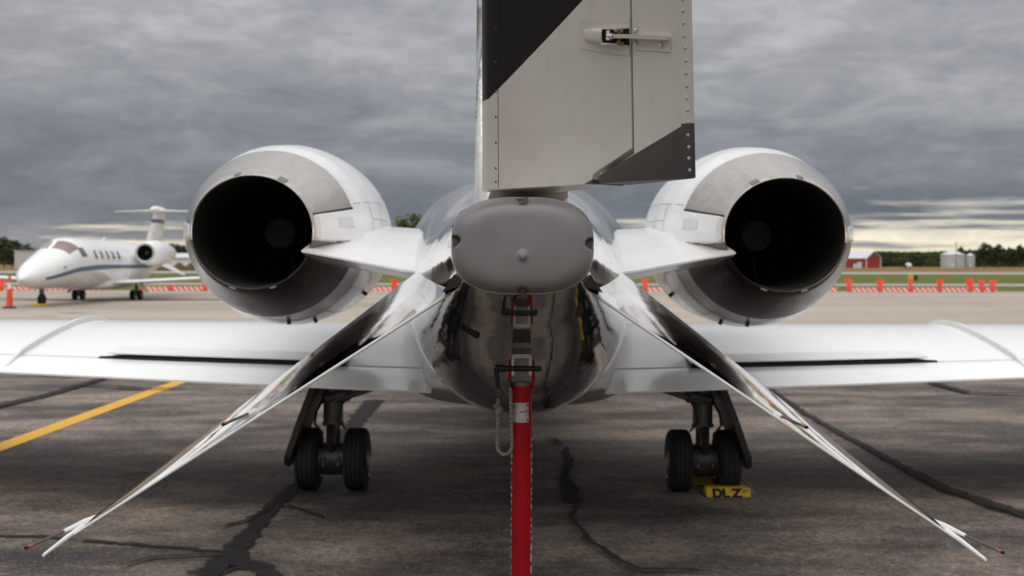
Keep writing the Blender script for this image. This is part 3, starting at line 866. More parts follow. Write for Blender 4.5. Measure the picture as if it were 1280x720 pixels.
    b.loft([prow(.40, [(6.70, 1.490, 1.478), (7.2, 1.57, 1.43), (8, 1.70, 1.42), (9, 1.79, 1.48), (9.8, 1.78, 1.56), (10.3, 1.68, 1.66)]),
            prow(.66, [(6.74, 1.512, 1.500), (7.2, 1.59, 1.45), (8, 1.72, 1.44), (9, 1.80, 1.50), (9.8, 1.79, 1.58), (10.3, 1.69, 1.67)]),
            prow(1.05, [(6.84, 1.583, 1.573), (7.2, 1.645, 1.53), (8, 1.755, 1.50), (9, 1.825, 1.55), (9.8, 1.80, 1.62), (10.2, 1.72, 1.70)]),
            prow(1.245, [(6.88, 1.618, 1.608), (7.2, 1.665, 1.56), (8, 1.775, 1.53), (9, 1.84, 1.58), (9.8, 1.81, 1.64), (10.2, 1.73, 1.71)])])
    b.build('pylon', M['white'], jet, smooth=40)
# ---- wings
def wing_sec(s, dx, yl, zl, yte, pts, bot):
    return None
WST = [  # dx, line y/z (joint of wing and flap), crest etc:  top points (y,z) from joint forward, then bottom back to joint
    (.45, [(7.80, .866), (8.1, .925), (8.5, 1.005), (9.0, 1.072), (9.5, 1.085), (9.95, 1.03), (10.12, .95)], [(10.0, .87), (9.4, .79), (8.5, .745), (7.80, .782)]),
    (1.9, [(7.88, .896), (8.15, .95), (8.5, 1.015), (9.0, 1.078), (9.45, 1.088), (9.85, 1.04), (10.0, .975)], [(9.9, .905), (9.3, .835), (8.5, .80), (7.88, .828)]),
    (3.3, [(7.97, .930), (8.2, .972), (8.5, 1.022), (9.0, 1.084), (9.4, 1.092), (9.72, 1.05), (9.86, 1.0)], [(9.78, .945), (9.2, .885), (8.5, .85), (7.97, .872)]),
    (6.6, [(8.25, 1.005), (8.4, 1.03), (8.6, 1.06), (9.0, 1.102), (9.3, 1.11), (9.5, 1.09), (9.6, 1.06)], [(9.5, 1.03), (9.2, 1.0), (8.7, .98), (8.25, .975)])]
FST = [(.53, 7.30, .762), (1.9, 7.44, .802), (3.3, 7.62, .842), (6.6, 8.0, .955)]
def lerp_st(dx, get):
    for i in range(3):
        if dx <= WST[i + 1][0] or i == 2:
            a, c = WST[i][0], WST[i + 1][0]; u = (dx - a) / (c - a); return get(i, u)
def joint(dx):
    return lerp_st(dx, lambda i, u: tuple(WST[i][1][0][k] * (1 - u) + WST[i + 1][1][0][k] * u for k in (0, 1)))
def top_at(dx, y):
    def g(i, u):
        L = [(WST[i][1][k][0] * (1 - u) + WST[i + 1][1][k][0] * u, WST[i][1][k][1] * (1 - u) + WST[i + 1][1][k][1] * u) for k in range(7)]
        for p, q in zip(L, L[1:]):
            if p[0] <= y <= q[0]: return p[1] + (q[1] - p[1]) * (y - p[0]) / (q[0] - p[0])
        return L[0][1] if y < L[0][0] else L[-1][1]
    return lerp_st(dx, g)
def te(dx):
    for i in range(3):
        if dx <= FST[i + 1][0] or i == 2:
            u = (dx - FST[i][0]) / (FST[i + 1][0] - FST[i][0]); return tuple(FST[i][k] * (1 - u) + FST[i + 1][k] * u for k in (1, 2))
def refine(pts, it=2):
    for _ in range(it):
        q = [pts[0]]
        for a, c in zip(pts, pts[1:]): q += [(a[0] * .75 + c[0] * .25, a[1] * .75 + c[1] * .25), (a[0] * .25 + c[0] * .75, a[1] * .25 + c[1] * .75)]
        pts = q + [pts[-1]]
    return pts
for s in (-1, 1):
    b = MB(); rings = []
    for dx, top, bot in WST:
        rings.append([A(s * dx, y, z) for y, z in refine(top + bot)])
    b.loft(rings); wing = b.build('wing', M['white'], jet, smooth=40)
    def flap(name, d0, d1):
        b = MB(); rings = []
        n = 6
        for i in range(n + 1):
            dx = d0 + (d1 - d0) * i / n; jy, jz = joint(dx); ty, tz = te(dx)
            L = [(ty, tz + .004), (ty + (jy - ty) * .35, tz + (jz - tz) * .33 + .004), (ty + (jy - ty) * .7, tz + (jz - tz) * .69 + .006), (jy - .028, jz - .008), (jy - .012, jz - .02),
                 (jy - .014, jz - .06), (ty + (jy - ty) * .5, tz + (jz - tz) * .5 - .055), (ty, tz - .006)]
            rings.append([A(s * dx, y, z) for y, z in L])
        b.loft(rings); return b.build(name, M['white'], wing, smooth=30)
    flap('flap', .53, 4.05); flap('aileron', 4.08, 6.5)
    # spoiler panel left a little open, dark gap below it
    d0, d1 = 1.12, 2.70
    b = MB(); n = 6; rings = []
    for i in range(n + 1):
        dx = d0 + (d1 - d0) * i / n; jy, jz = joint(dx); hy = jy + .27
        rings.append([A(s * dx, jy - .035, jz + .033), A(s * dx, jy + .12, top_at(dx, jy + .12) + .022), A(s * dx, hy, top_at(dx, hy) + .003), A(s * dx, hy, top_at(dx, hy) - .004),
                      A(s * dx, jy + .12, top_at(dx, jy + .12) + .014), A(s * dx, jy - .035, jz + .026)])
    b.loft(rings); b.build('spoiler', M['lightgrey'], wing, smooth=30)
    b = MB(); rings = []
    for i in range(n + 1):
        dx = d0 + .01 + (d1 + .06 - d0) * i / n; jy, jz = joint(dx); q = .0 if i < n else -.02
        rings.append([A(s * dx, jy - .038, jz - .0085 + q), A(s * dx, jy - .008, jz + .021 + q), A(s * dx, jy + .02, jz + .024 + q), A(s * dx, jy + .02, jz - .02 + q)])
    b.loft(rings); b.build('spoiler_gap', M['seam'], wing, smooth=0)
    # chordwise wing fence
    b = MB(); rings = []; dx = 3.30
    ys = [7.72 + (9.72 - 7.72) * i / 16 for i in range(17)]
    for i, y in enumerate(ys):
        u = i / 16; hgt = .036 * min(1, u * 6 + .15) * min(1, (1 - u) * 5 + .35)
        z = top_at(dx, y) if y > joint(dx)[0] else joint(dx)[1] + (y - joint(dx)[0]) * .25
        rings.append([A(s * (dx - .012), y, z - .02), A(s * (dx - .010), y, z + hgt), A(s * (dx + .010), y, z + hgt), A(s * (dx + .012), y, z - .02)])
    b.loft(rings); b.build('wing_fence', M['fence'], wing, smooth=30)
    # winglet
    b = MB(); b.loft([[A(s * 6.55, y, z) for y, z in ((8.0, .98), (9.6, 1.05), (8.9, 1.10))], [A(s * 7.0, y, 1.95 + k * .01) for k, y in enumerate((7.75, 8.35, 8.1))]]); b.build('winglet', M['white'], wing, smooth=30)
# belly fairing between the wings
b = MB(); rings = []
for y, rx, z0, z1 in ((7.02, .16, .80, .84), (7.12, .42, .775, .87), (7.3, .535, .75, .90), (7.9, .66, .62, .98), (9, .84, .48, 1.05), (10.2, .80, .46, 1.0), (11, .5, .5, .9)):
    zc, rz = (z0 + z1) / 2, (z1 - z0) / 2
    rings.append([A(rx * sup(2 * PI * j / 40, 3)[0], y, zc + rz * sup(2 * PI * j / 40, 3)[1]) for j in range(40)])
b.loft(rings); b.build('belly_fairing', M['fence'], jet, smooth=60)

# ---- tail fins drooping to either side
def DF(s, u, v, side, extra=0):
    """u along the span, v along the chord from trailing edge 0 to leading edge 1"""
    TR, TT = Vector((-.178, 3.0, 1.474)), Vector((-1.000, 2.62, .929))
    LR, LT = Vector((-.385, 4.75, 1.530)), Vector((-1.075, 3.05, .893))
    p = TR.lerp(TT, u).lerp(LR.lerp(LT, u), v); p = p + Vector((s * .017 * u, 0, 0))
    th = (.021 * (1 - u) + .011 * u)
    prof = .12 + 1.0 * math.sin(PI * max(0.0, min(1, v)) ** .8) if v < 1 else .06
    nrm = Vector((.545, 0, .84)) * side
    q = p + nrm * (th * prof + extra)
    return A(-s * q.x * 1.0, q.y, q.z)
def TP(s, rx, ry, D): return A(s * rx / F * D - .017, D, CZ - ry / F * D)
for s in (-1, 1):
    b = MB(); rings = []
    vv = [0, .012, .05, .12, .22, .35, .5, .65, .8, .9, .96, .99, 1.0]
    for i in range(13):
        u = -.06 + 1.06 * i / 12
        rings.append([DF(s, u, v, 1) for v in vv] + [DF(s, u, v, -1) for v in reversed(vv)])
    b.loft(rings); df = b.build('tail_fin', M['fin'], jet, smooth=45)
    # bright rounded trailing edge bead
    b = MB(); b.tube([DF(s, u, 0, 0) for u in (-.0, .3, .6, .9, 1.0)], [.0042, .004, .0036, .003, .0028], 8); b.build('trailing_edge', M['fence'], df, smooth=60)
    # blade carrying on past the tip
    a0 = TP(s, 540, 331, 2.68); a1 = TP(s, 589, 368, 2.52)
    b = MB(); b.tube([a0, a0.lerp(a1, .5), a1], [.006, .0055, .0035], 8); b.build('tip_blade', M['white'], df, smooth=50)
    # dark fillet where the fin leaves the tail cone
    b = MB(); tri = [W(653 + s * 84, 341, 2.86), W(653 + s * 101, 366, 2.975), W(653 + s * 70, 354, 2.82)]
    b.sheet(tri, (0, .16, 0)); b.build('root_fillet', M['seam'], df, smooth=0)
    # static wicks: holder, rod, copper tip
    for p0, p1, w in ((TP(s, 322, 184, 2.90), TP(s, 334, 190, 2.84), TP(s, 365, 203.5, 2.64)), (TP(s, 520, 317, 2.92), TP(s, 564, 338, 2.80), TP(s, 611, 359, 2.56))):
        q = p1.lerp(w, .84)
        b = MB(); b.tube([p0, p0.lerp(p1, .4), p1], [.003, .0066, .0045], 8); hold = b.build('wick_holder', M['white'], df, smooth=50)
        b = MB(); b.tube([p1, q], .0034, 8); b.build('static_wick', M['wick'], df, smooth=50)
        b = MB(); b.tube([q, q.lerp(w, .8)], .0042, 8, 0); b.tube([q.lerp(w, .8), w], [.0044, .0038], 8, 1); b.build('wick_tip', [M['copper'], M['blacksteel']], df, smooth=50)
    # small clear tab under the tip
    b = MB(); c = TP(s, 550, 344, 2.68)
    b.sheet([c + Vector((.022 * math.cos(q), 0, .022 * math.sin(q) * (1 if math.sin(q) < 0 else .4))) for q in [2 * PI * i / 14 for i in range(14)]], (0, .003, 0)); b.build('tip_drain', M['clear'], df, smooth=0)

# ---- main wheels
for s in (-1, 1):
    gx = 1.262; gy = 8.2
    b = MB(); b.tube([A(s * gx, gy, .86), A(s * gx, gy, .62)], .078, 20); b.tube([A(s * gx, gy, .64), A(s * gx, gy, .44)], .068, 20); b.tube([A(s * gx, gy, .45), A(s * gx, gy, .20)], .048, 16)
    b.lathe([(-.012, .082), (.012, .082)], A(s * gx, gy, .60), (0, 0, 1), 20); b.lathe([(-.012, .076), (.012, .076)], A(s * gx, gy, .45), (0, 0, 1), 20)
    b.box(A(s * (gx - .085), gy, .68), (.06, .10, .15)); b.box(A(s * (gx + .08), gy - .02, .70), (.05, .08, .08))
    leg = b.build('main_gear_leg', M['gearpaint'], jet, smooth=35, bevel=.004)
    b = MB(); b.tube([A(s * (gx - .12), gy, .21), A(s * (gx + .12), gy, .21)], .045, 14); b.lathe([(-.075, .11), (.075, .11)], A(s * gx, gy, .21), (1, 0, 0), 24)
    for dz in (-.045, .005):
        for dx in (-.05, .05): b.tube([A(s * gx + dx, gy - .12, .23 + dz), A(s * gx + dx, gy - .05, .23 + dz)], .016, 8)
    b.build('brake', M['darkmetal'], leg, smooth=35)
    for dx in (-.05, .05):
        for dz in (-.04, .01):
            b = MB(); b.dome(A(s * gx + dx, gy - .121, .23 + dz), (0, -1, 0), .011, .5, 8); b.build('brake_piston', M['gearpaint'], leg)
    for k in (-1, 1):
        wx = s * gx + k * .162; prof = []
        hw = .079
        out = [(-hw, .115), (-hw, .165), (-hw * .93, .188), (-hw * .78, .203)]
        mid = []
        for gq in (-.045, -.016, .016, .045): mid += [(gq - .005, .2105), (gq - .0045, .2035), (gq + .0045, .2035), (gq + .005, .2105)]
        prof = out + mid + [(-a, r) for a, r in reversed(out)]
        b = MB(); b.lathe(prof, A(wx, gy, .2095), (1, 0, 0), 48, cap0=False, cap1=False); b.build('tyre', M['tyre'], leg, smooth=40)
        b = MB(); b.lathe([(-.07, .03), (-.07, .06), (-.05, .09), (-.082, .112), (-.086, .12), (-.06, .118), (.06, .118), (.086, .12), (.082, .112), (.05, .09), (.07, .06), (.07, .03)], A(wx, gy, .2095), (1, 0, 0), 32); b.build('rim', M['rim'], leg, smooth=40)
    # gear door hanging at a slant outboard
    b = MB(); e0 = A(s * 1.325, gy, .80); e1 = A(s * 1.565, gy, .168); d = (e1 - e0).normalized(); nn = Vector((d.z, 0, -d.x)) * .022
    pts = [(e0, .30), (e0.lerp(e1, .5), .30), (e0.lerp(e1, .86), .24), (e1, .08)]
    rings = [[p + nn + Vector((0, w, 0)), p + nn + Vector((0, -w, 0)), p - nn + Vector((0, -w, 0)), p - nn + Vector((0, w, 0))] for p, w in pts]
    b.loft(rings); b.build('gear_door', M['darkmetal'], leg, smooth=20, bevel=.004)
    b = MB(); b.tube([A(s * (gx - .02), gy - .09, .615), A(s * .74, gy - .10, .78)], .021, 12); b.tube([A(s * (gx + .04), gy - .08, .63), A(s * (gx - .10), gy - .09, .66)], .034, 10)
    b.build('side_brace', M['gearpaint'], leg, smooth=40)
    b = MB(); b.tube([A(s * (gx - .02), gy - .02, .64), A(s * .78, gy + .1, .84)], .018, 10); b.build('brace_link', M['darkmetal'], leg, smooth=40)
    b = MB(); pth = [A(s * (gx + .06), gy - .05, .62), A(s * (gx + .10), gy - .09, .54), A(s * (gx + .11), gy - .10, .46), A(s * (gx + .06), gy - .09, .40), A(s * (gx + .07), gy - .08, .30)]
    b.tube(pth, .009, 8); b.tube([p + Vector((-s * .16, .0, .02)) for p in pth[:4]], .007, 8); b.build('brake_hose', M['blacksteel'], leg, smooth=60)
    b = MB(); b.tube([A(s * gx, gy - .06, .43), A(s * gx, gy - .16, .36), A(s * gx, gy - .06, .26)], [.03, .02, .03], 8); b.build('torque_link', M['darkmetal'], leg)
# nose wheel far ahead, small between the others
b = MB(); b.tube([A(0, 15.9, .75), A(0, 15.9, .2)], .05, 12); ng = b.build('nose_gear_leg', M['gearpaint'], jet)
b = MB(); b.lathe([(-.06, .1), (-.07, .17), (-.04, .205), (.04, .205), (.07, .17), (.06, .1)], A(0, 15.9, .205), (1, 0, 0), 28); b.build('tyre', M['tyre'], ng)

# ------------------------------------------------------------------ red tail stand
SY = 3.95; sx = A(0, SY, 0).x + .004
SK = 3.40 / 3.95; GT[0] = SK
stand = tag(empty('tail_stand', (sx * SK, SY * SK, 0)), 'red tail support post pinned under the polished tail cone of the jet', 'support stand')
PR = .0345
b = MB(); b.lathe([(-.26, PR), (1.128, PR)], (sx, SY, .02), (0, 0, 1), 40); pole = b.build('post', M['red'], stand, smooth=40)
b = MB(); b.lathe([(0, .17), (.012, .17), (.02, .05), (.10, .046)], (sx, SY, -.245), (0, 0, 1), 32); b.build('base', M['red'], stand, smooth=30)
b = MB(); b.lathe([(0, PR * .98), (.012, PR * .98)], (sx, SY, 1.147), (0, 0, 1), 32); b.build('post_end', M['gearpaint'], stand, smooth=30)
for k in (-1, 1):
    b = MB(); x = sx + k * .0385
    b.sheet([(x - .004, SY - .022, 1.135), (x - .004, SY + .022, 1.135), (x - .004, SY + .020, 1.226), (x - .004, SY - .012, 1.236), (x - .004, SY - .022, 1.21)], (.008, 0, 0)); b.build('fork_ear', M['red'], stand, smooth=0, bevel=.002)
    b = MB(); b.lathe([(-.006, .009), (.006, .009)], (x, SY - .028, 1.176), (1, 0, 0), 12); b.build('fork_bolt', M['red'], stand, smooth=30)
b = MB(); zp = 1.205
b.tube([(sx - .088, SY - .02, zp + .002), (sx - .055, SY - .02, zp)], .0125, 14); b.tube([(sx - .06, SY - .02, zp), (sx + .058, SY - .02, zp)], .0098, 14); b.tube([(sx + .058, SY - .02, zp), (sx + .066, SY - .02, zp)], [.0098, .007], 14)
b.tube([(sx - .083, SY - .02, zp + .004), (sx - .080, SY - .02, zp - .03), (sx - .076, SY - .02, zp - .064)], [.010, .008, .007], 12)
b.build('lock_pin', M['blacksteel'], stand, smooth=40)
b = MB(); rc = Vector((sx - .079, SY - .02, zp - .082)); b.tube([rc + Vector((math.cos(a) * .0185, 0, math.sin(a) * .0185)) for a in [2 * PI * i / 24 for i in range(25)]], .0022, 6); b.build('ring', M['blacksteel'], stand, smooth=60)
path = []
for i in range(41):
    u = i / 40
    if u < .42: q = (sx - .077 - .006 * u, SY - .02, zp - .098 - .365 * u * 1.0)
    elif u < .68:
        a = (u - .42) / .26 * PI; q = (sx - .0555 - .0245 * math.cos(a), SY - .02 - .006 * math.sin(a), zp - .25 - .030 * math.sin(a))
    else: q = (sx - .031 - .006 * (u - .68) / .32, SY - .024 - .018 * (u - .68) / .32, zp - .25 + .19 * (u - .68) / .32)
    path.append(q)
b = MB(); b.tube(path, .0058, 10)
b.lathe([(-.014, .004), (-.008, .011), (0, .0125), (.008, .011), (.014, .004)], (sx - .074, SY - .024, zp - .135), (.3, 0, 1), 14)
b.lathe([(-.008, .004), (0, .010), (.008, .004)], (sx - .084, SY - .024, zp - .122), (-.5, 0, 1), 12); b.build('rope', M['rope'], stand, smooth=60)
b = MB(); b.lathe([(-.02, .004), (-.01, .008), (.02, .008), (.028, .003)], (sx - .041, SY - .03, zp - .062), (0, 0, 1), 10); b.build('rope_knot', M['darkmetal'], stand, smooth=60)
# placard wrapped on the post
b = MB(); vs = []; z0, z1 = 1.030, 1.094
for i in range(13):
    a = R(-178 + 128 * i / 12)   # from the left edge round to the front right
    for z in (z0, z1): vs.append((sx + math.cos(a) * (PR + .0018), SY + math.sin(a) * (PR + .0018), z))
for i in range(13):
    a = R(-178 + 128 * i / 12)
    for z in (z0, z1): vs.append((sx + math.cos(a) * (PR - .0005), SY + math.sin(a) * (PR - .0005), z))
fs = []
for i in range(12): fs += [(2 * i, 2 * i + 2, 2 * i + 3, 2 * i + 1), (2 * i + 1, 2 * i + 3, 29 + 2 * i, 27 + 2 * i), (2 * i, 26 + 2 * i, 28 + 2 * i, 2 * i + 2)]
fs.append((24, 50, 51, 25)); b.add(vs, fs); pl = b.build('placard', M['placard'], pole, smooth=30)
for z in (z0 + .008, z1 - .008):
    b = MB(); a = R(-57); b.dome((sx + math.cos(a) * (PR + .002), SY + math.sin(a) * (PR + .002), z), (math.cos(a), math.sin(a), 0), .0032, .4, 10)
    b.build('placard_rivet', M['blacksteel'], pole)
# white lettering printed down both flanks of the post: only the edges of the strokes come round to the front
def mark(side, py0, py1, a0, a1):
    z0_, z1_ = CZ - (py0 - HY) * SY / F, CZ - (py1 - HY) * SY / F
    vs = []; n = 5
    for i in range(n + 1):
        a = R(a0 + (a1 - a0) * i / n)
        for z in (z0_, z1_): vs.append((sx + side * math.cos(a) * (PR + .0007), SY - math.sin(a) * (PR + .0007), z))
    return vs, [(2 * i, 2 * i + 2, 2 * i + 3, 2 * i + 1) for i in range(n)]
b = MB()
for side, py0, py1, a1 in ((-1, 546, 549.5, 34), (-1, 555, 557.5, 32), (-1, 561, 563, 24), (-1, 563, 570, 33), (-1, 570, 572.5, 24), (-1, 576, 579, 31), (-1, 585, 588, 29), (-1, 602, 605, 16), (-1, 607, 610, 28), (-1, 616, 620, 29),
                           (-1, 625, 628, 27), (-1, 635, 637.5, 25), (-1, 646, 649, 27), (-1, 654, 657, 25), (-1, 661, 668, 24), (-1, 674, 677, 23), (-1, 682, 685, 24), (-1, 688, 697, 20), (-1, 704, 711, 19), (-1, 714, 717, 20),
                           (1, 547, 550, 29), (1, 555, 558, 29), (1, 563, 565, 22), (1, 565, 571, 30), (1, 571, 573, 22), (1, 577, 580, 29), (1, 583, 593, 27), (1, 597, 602, 26), (1, 609, 612, 28), (1, 614, 617, 28), (1, 622, 625, 27),
                           (1, 630, 635, 30), (1, 647, 650, 29), (1, 655, 658, 30), (1, 662, 665, 31), (1, 670, 673, 31), (1, 677, 679, 22), (1, 679, 687, 32), (1, 690, 700, 34), (1, 700.5, 703, 20), (1, 706, 715, 34)):
    b.add(*mark(side, py0, py1, -18, a1))
tag(b.build('letter_mark', M['letter'], pole, smooth=30, fixn=False), kind='stuff')
# lug on the tail cone that the pin goes through
b = MB()
for k in (-1, 1): b.sheet([(sx + k * .0285 - .004, SY - .030, 1.180), (sx + k * .0285 - .004, SY + .02, 1.180), (sx + k * .0285 - .004, SY + .06, 1.27), (sx + k * .0285 - .004, SY - .02, 1.245)], (.008, 0, 0))
b.sheet([(sx - .0325, SY - .022, 1.236), (sx + .0325, SY - .022, 1.236), (sx + .0325, SY - .018, 1.25), (sx - .0325, SY - .018, 1.25)], (0, .06, .02))
b.build('mooring_lug', M['rim'], jet, smooth=0, bevel=.003)
GT[0] = 1

# ------------------------------------------------------------------ yellow chocks at the right wheel
def chock(name, c, L, hh, lbl, writing):
    r = tag(empty(name, c), lbl, 'wheel chock')
    b = MB(); c = Vector(c)
    prof = [(-.075, 0), (.075, 0), (.055, hh), (-.03, hh)] if writing else [(-.06, 0), (.07, 0), (.02, hh)]
    b.loft([[c + Vector((x, y, z)) for y, z in prof] for x in (-L / 2, -L / 2 + .02, L / 2 - .02, L / 2)])
    b.build('body', M['chock'], r, smooth=20, bevel=.006)
    return r
cc = G(911, 617); cc = Vector((cc.x - .02, 8.2 - .285 + .10, 0.001))
ch = chock('wheel_chock', cc, .295, .058, 'yellow wheel chock with black letters in front of the right main wheel', True)
cu = bpy.data.curves.new('chock_text', 'FONT'); cu.body = 'DL Z'; cu.size = .088; cu.extrude = .001; cu.align_x = 'CENTER'; cu.offset = .0055
tmp = bpy.data.objects.new('tmp', cu); C.objects.link(tmp); bpy.context.view_layer.update()
me = bpy.data.meshes.new_from_object(tmp.evaluated_get(bpy.context.evaluated_depsgraph_get())); bpy.data.objects.remove(tmp)
lt = bpy.data.objects.new('lettering', me); me.materials.append(M['black']); C.objects.link(lt); lt.parent = ch
lt.rotation_euler = (R(52), 0, 0); lt.location = (-.012, -.0755, .0025)
ch2 = chock('wheel_chock', (cc.x - .01, 8.2 + .24, 0.001), .31, .11, 'yellow wheel chock half hidden behind the right main wheels', False)
b = MB(); q = cc + Vector((.10, -.06, .04)); b.tube([q, q + Vector((.05, .03, .0)), q + Vector((.075, .02, -.025)), q + Vector((.055, .10, .03)), q + Vector((.02, .25, .045)), q + Vector((-.02, .33, .03))], .006, 8)
tag(b.build('chock_rope', M['rope'], smooth=60), 'short pale rope joining the yellow chocks beside the right main wheel', 'rope')

# ------------------------------------------------------------------ background materials
M['bgwhite'] = simple('jet_white', (0.78, 0.78, 0.775), 0.25, var=0.04, scale=1.5, coat=0.3)
M['blue'] = simple('stripe_blue', (0.075, 0.115, 0.215), 0.35, var=0.1)
M['glass'] = simple('windshield_brown', (0.20, 0.13, 0.115), 0.12, var=0.3, scale=1.2, coat=0.5)
M['cabinglass'] = simple('cabin_window', (0.10, 0.095, 0.085), 0.15, var=0.3)
M['metalwall'] = simple('barn_metal', (0.50, 0.50, 0.50), 0.5, 0.3, var=0.08, scale=1)
M['barnred'] = simple('barn_red', (0.26, 0.030, 0.032), 0.8, var=0.12, scale=.8)
M['roofgrey'] = simple('roof_grey', (0.56, 0.56, 0.58), 0.5, 0.2, var=0.06, scale=.4)
M['doorblue'] = simple('door_pale', (0.52, 0.56, 0.62), 0.6, var=0.06)
M['greensign'] = simple('green_paint', (0.035, 0.10, 0.05), 0.7, var=0.1)
M['shedwhite'] = simple('shed_white', (0.66, 0.66, 0.65), 0.7, var=0.06, scale=1)
M['orange'] = simple('orange_plastic', (0.72, 0.075, 0.028), 0.5, var=0.08)
t = MT('flag_cloth', (0.85, 0.075, 0.05), 0.75)
oi = t.N.new('ShaderNodeObjectInfo')
t.color(t.ramp(oi.outputs['Random'], [(0.0, (0.86, 0.075, 0.022)), (1.0, (0.88, 0.095, 0.105))])); M['flag'] = t.m
t = MT('barricade_stripes', (0.7, 0.1, 0.03), 0.55)
spx = t.N.new('ShaderNodeSeparateXYZ'); t.L.new(t.tc.outputs['Object'], spx.inputs[0])
w = t.math('FRACT', t.math('MULTIPLY', t.math('ADD', spx.outputs[0], t.math('MULTIPLY', spx.outputs[2], .9)), 3.35))
t.color(t.mix(t.math('GREATER_THAN', w, .52), (0.68, 0.085, 0.03), (0.62, 0.53, 0.50))); M['stripes'] = t.m
M['yellow'] = simple('sign_yellow', (0.62, 0.36, 0.02), 0.6, var=0.06)
M['bark'] = simple('bark', (0.085, 0.068, 0.05), 0.95, var=0.3)
def leafmat(name, a, c):
    t = MT(name, a, 0.9, spec=0.15)
    oi = t.N.new('ShaderNodeObjectInfo')
    n = t.noise(.55, 5, .7)
    col = t.ramp(n, [(0.32, a), (0.68, c)])
    col = t.mix(1.0, col, t.ramp(oi.outputs['Random'], [(0, (.75, .8, .8)), (1, (1.25, 1.15, 1.0))]), 'MULTIPLY')
    t.color(col); return t.m
M['leaf_dark'] = leafmat('leaf_dark', (0.022, 0.036, 0.018), (0.060, 0.080, 0.030))
M['leaf_olive'] = leafmat('leaf_olive', (0.045, 0.055, 0.018), (0.115, 0.115, 0.034))
M['leaf_mid'] = leafmat('leaf_mid', (0.040, 0.065, 0.020), (0.105, 0.135, 0.040))
M['dryplants'] = simple('dry_weeds', (0.165, 0.125, 0.05), 1.0, var=0.35, scale=.8)

# ------------------------------------------------------------------ the parked jet on the left
BX, BY = -16.85, 50.0
bgj = tag(empty('business_jet', (BX, BY, 0)), 'white business jet with blue stripe parked on the far taxiway, facing the camera', 'aeroplane')
def B(x, y, z): return Vector((BX + x - .012 * y, BY + y, z))
BS = [(-9.1, .98, .03, .03, .03, 2), (-8.85, 1.00, .24, .22, .22, 2), (-8.2, 1.08, .52, .46, .44, 2), (-7.3, 1.22, .71, .60, .62, 2), (-6.5, 1.34, .82, .73, .74, 2), (-5.8, 1.42, .875, .95, .80, 2.0),
      (-5.2, 1.45, .92, 1.03, .88, 2.0), (-4.4, 1.47, .96, 1.03, .95, 2), (-2, 1.47, .98, 1.0, .98, 2), (2, 1.47, .98, 1.0, .96, 2), (3.6, 1.52, .88, .88, .84, 2), (5.2, 1.58, .66, .70, .58, 2), (7.0, 1.64, .38, .46, .34, 2), (8.6, 1.66, .15, .12, .12, 2.4)]
def bpt(y, th, off=0.0):
    s = interp_sec(BS, y); a = PI / 2 - th; c, q = math.cos(a), math.sin(a); ru = s[3] if q > 0 else s[4]
    n = Vector((c / s[2], 0, q / ru)).normalized()
    return B(s[2] * c, y, s[1] + ru * q) + n * off
b = MB(); n = 56
b.loft([fus_ring(B, interp_sec(BS, -9.1 + 17.7 * i / n), 48) for i in range(n + 1)]); fus = b.build('fuselage', M['bgwhite'], bgj, smooth=60)
def bpatch(f0, f1, t0, t1, ny, nt, off=.008):
    """f0/f1: y at both ends of the strip as functions of the angle fraction"""
    b = MB(); vs = []
    for i in range(ny + 1):
        for j in range(nt + 1):
            v = j / nt; u = i / ny; y = f0(v) * (1 - u) + f1(v) * u
            vs.append(bpt(y, (t0(u) if callable(t0) else t0) * (1 - v) + (t1(u) if callable(t1) else t1) * v, off))
    k = nt + 1
    b.add(vs, [(i * k + j, i * k + j + 1, (i + 1) * k + j + 1, (i + 1) * k + j) for i in range(ny) for j in range(nt)])
    return b
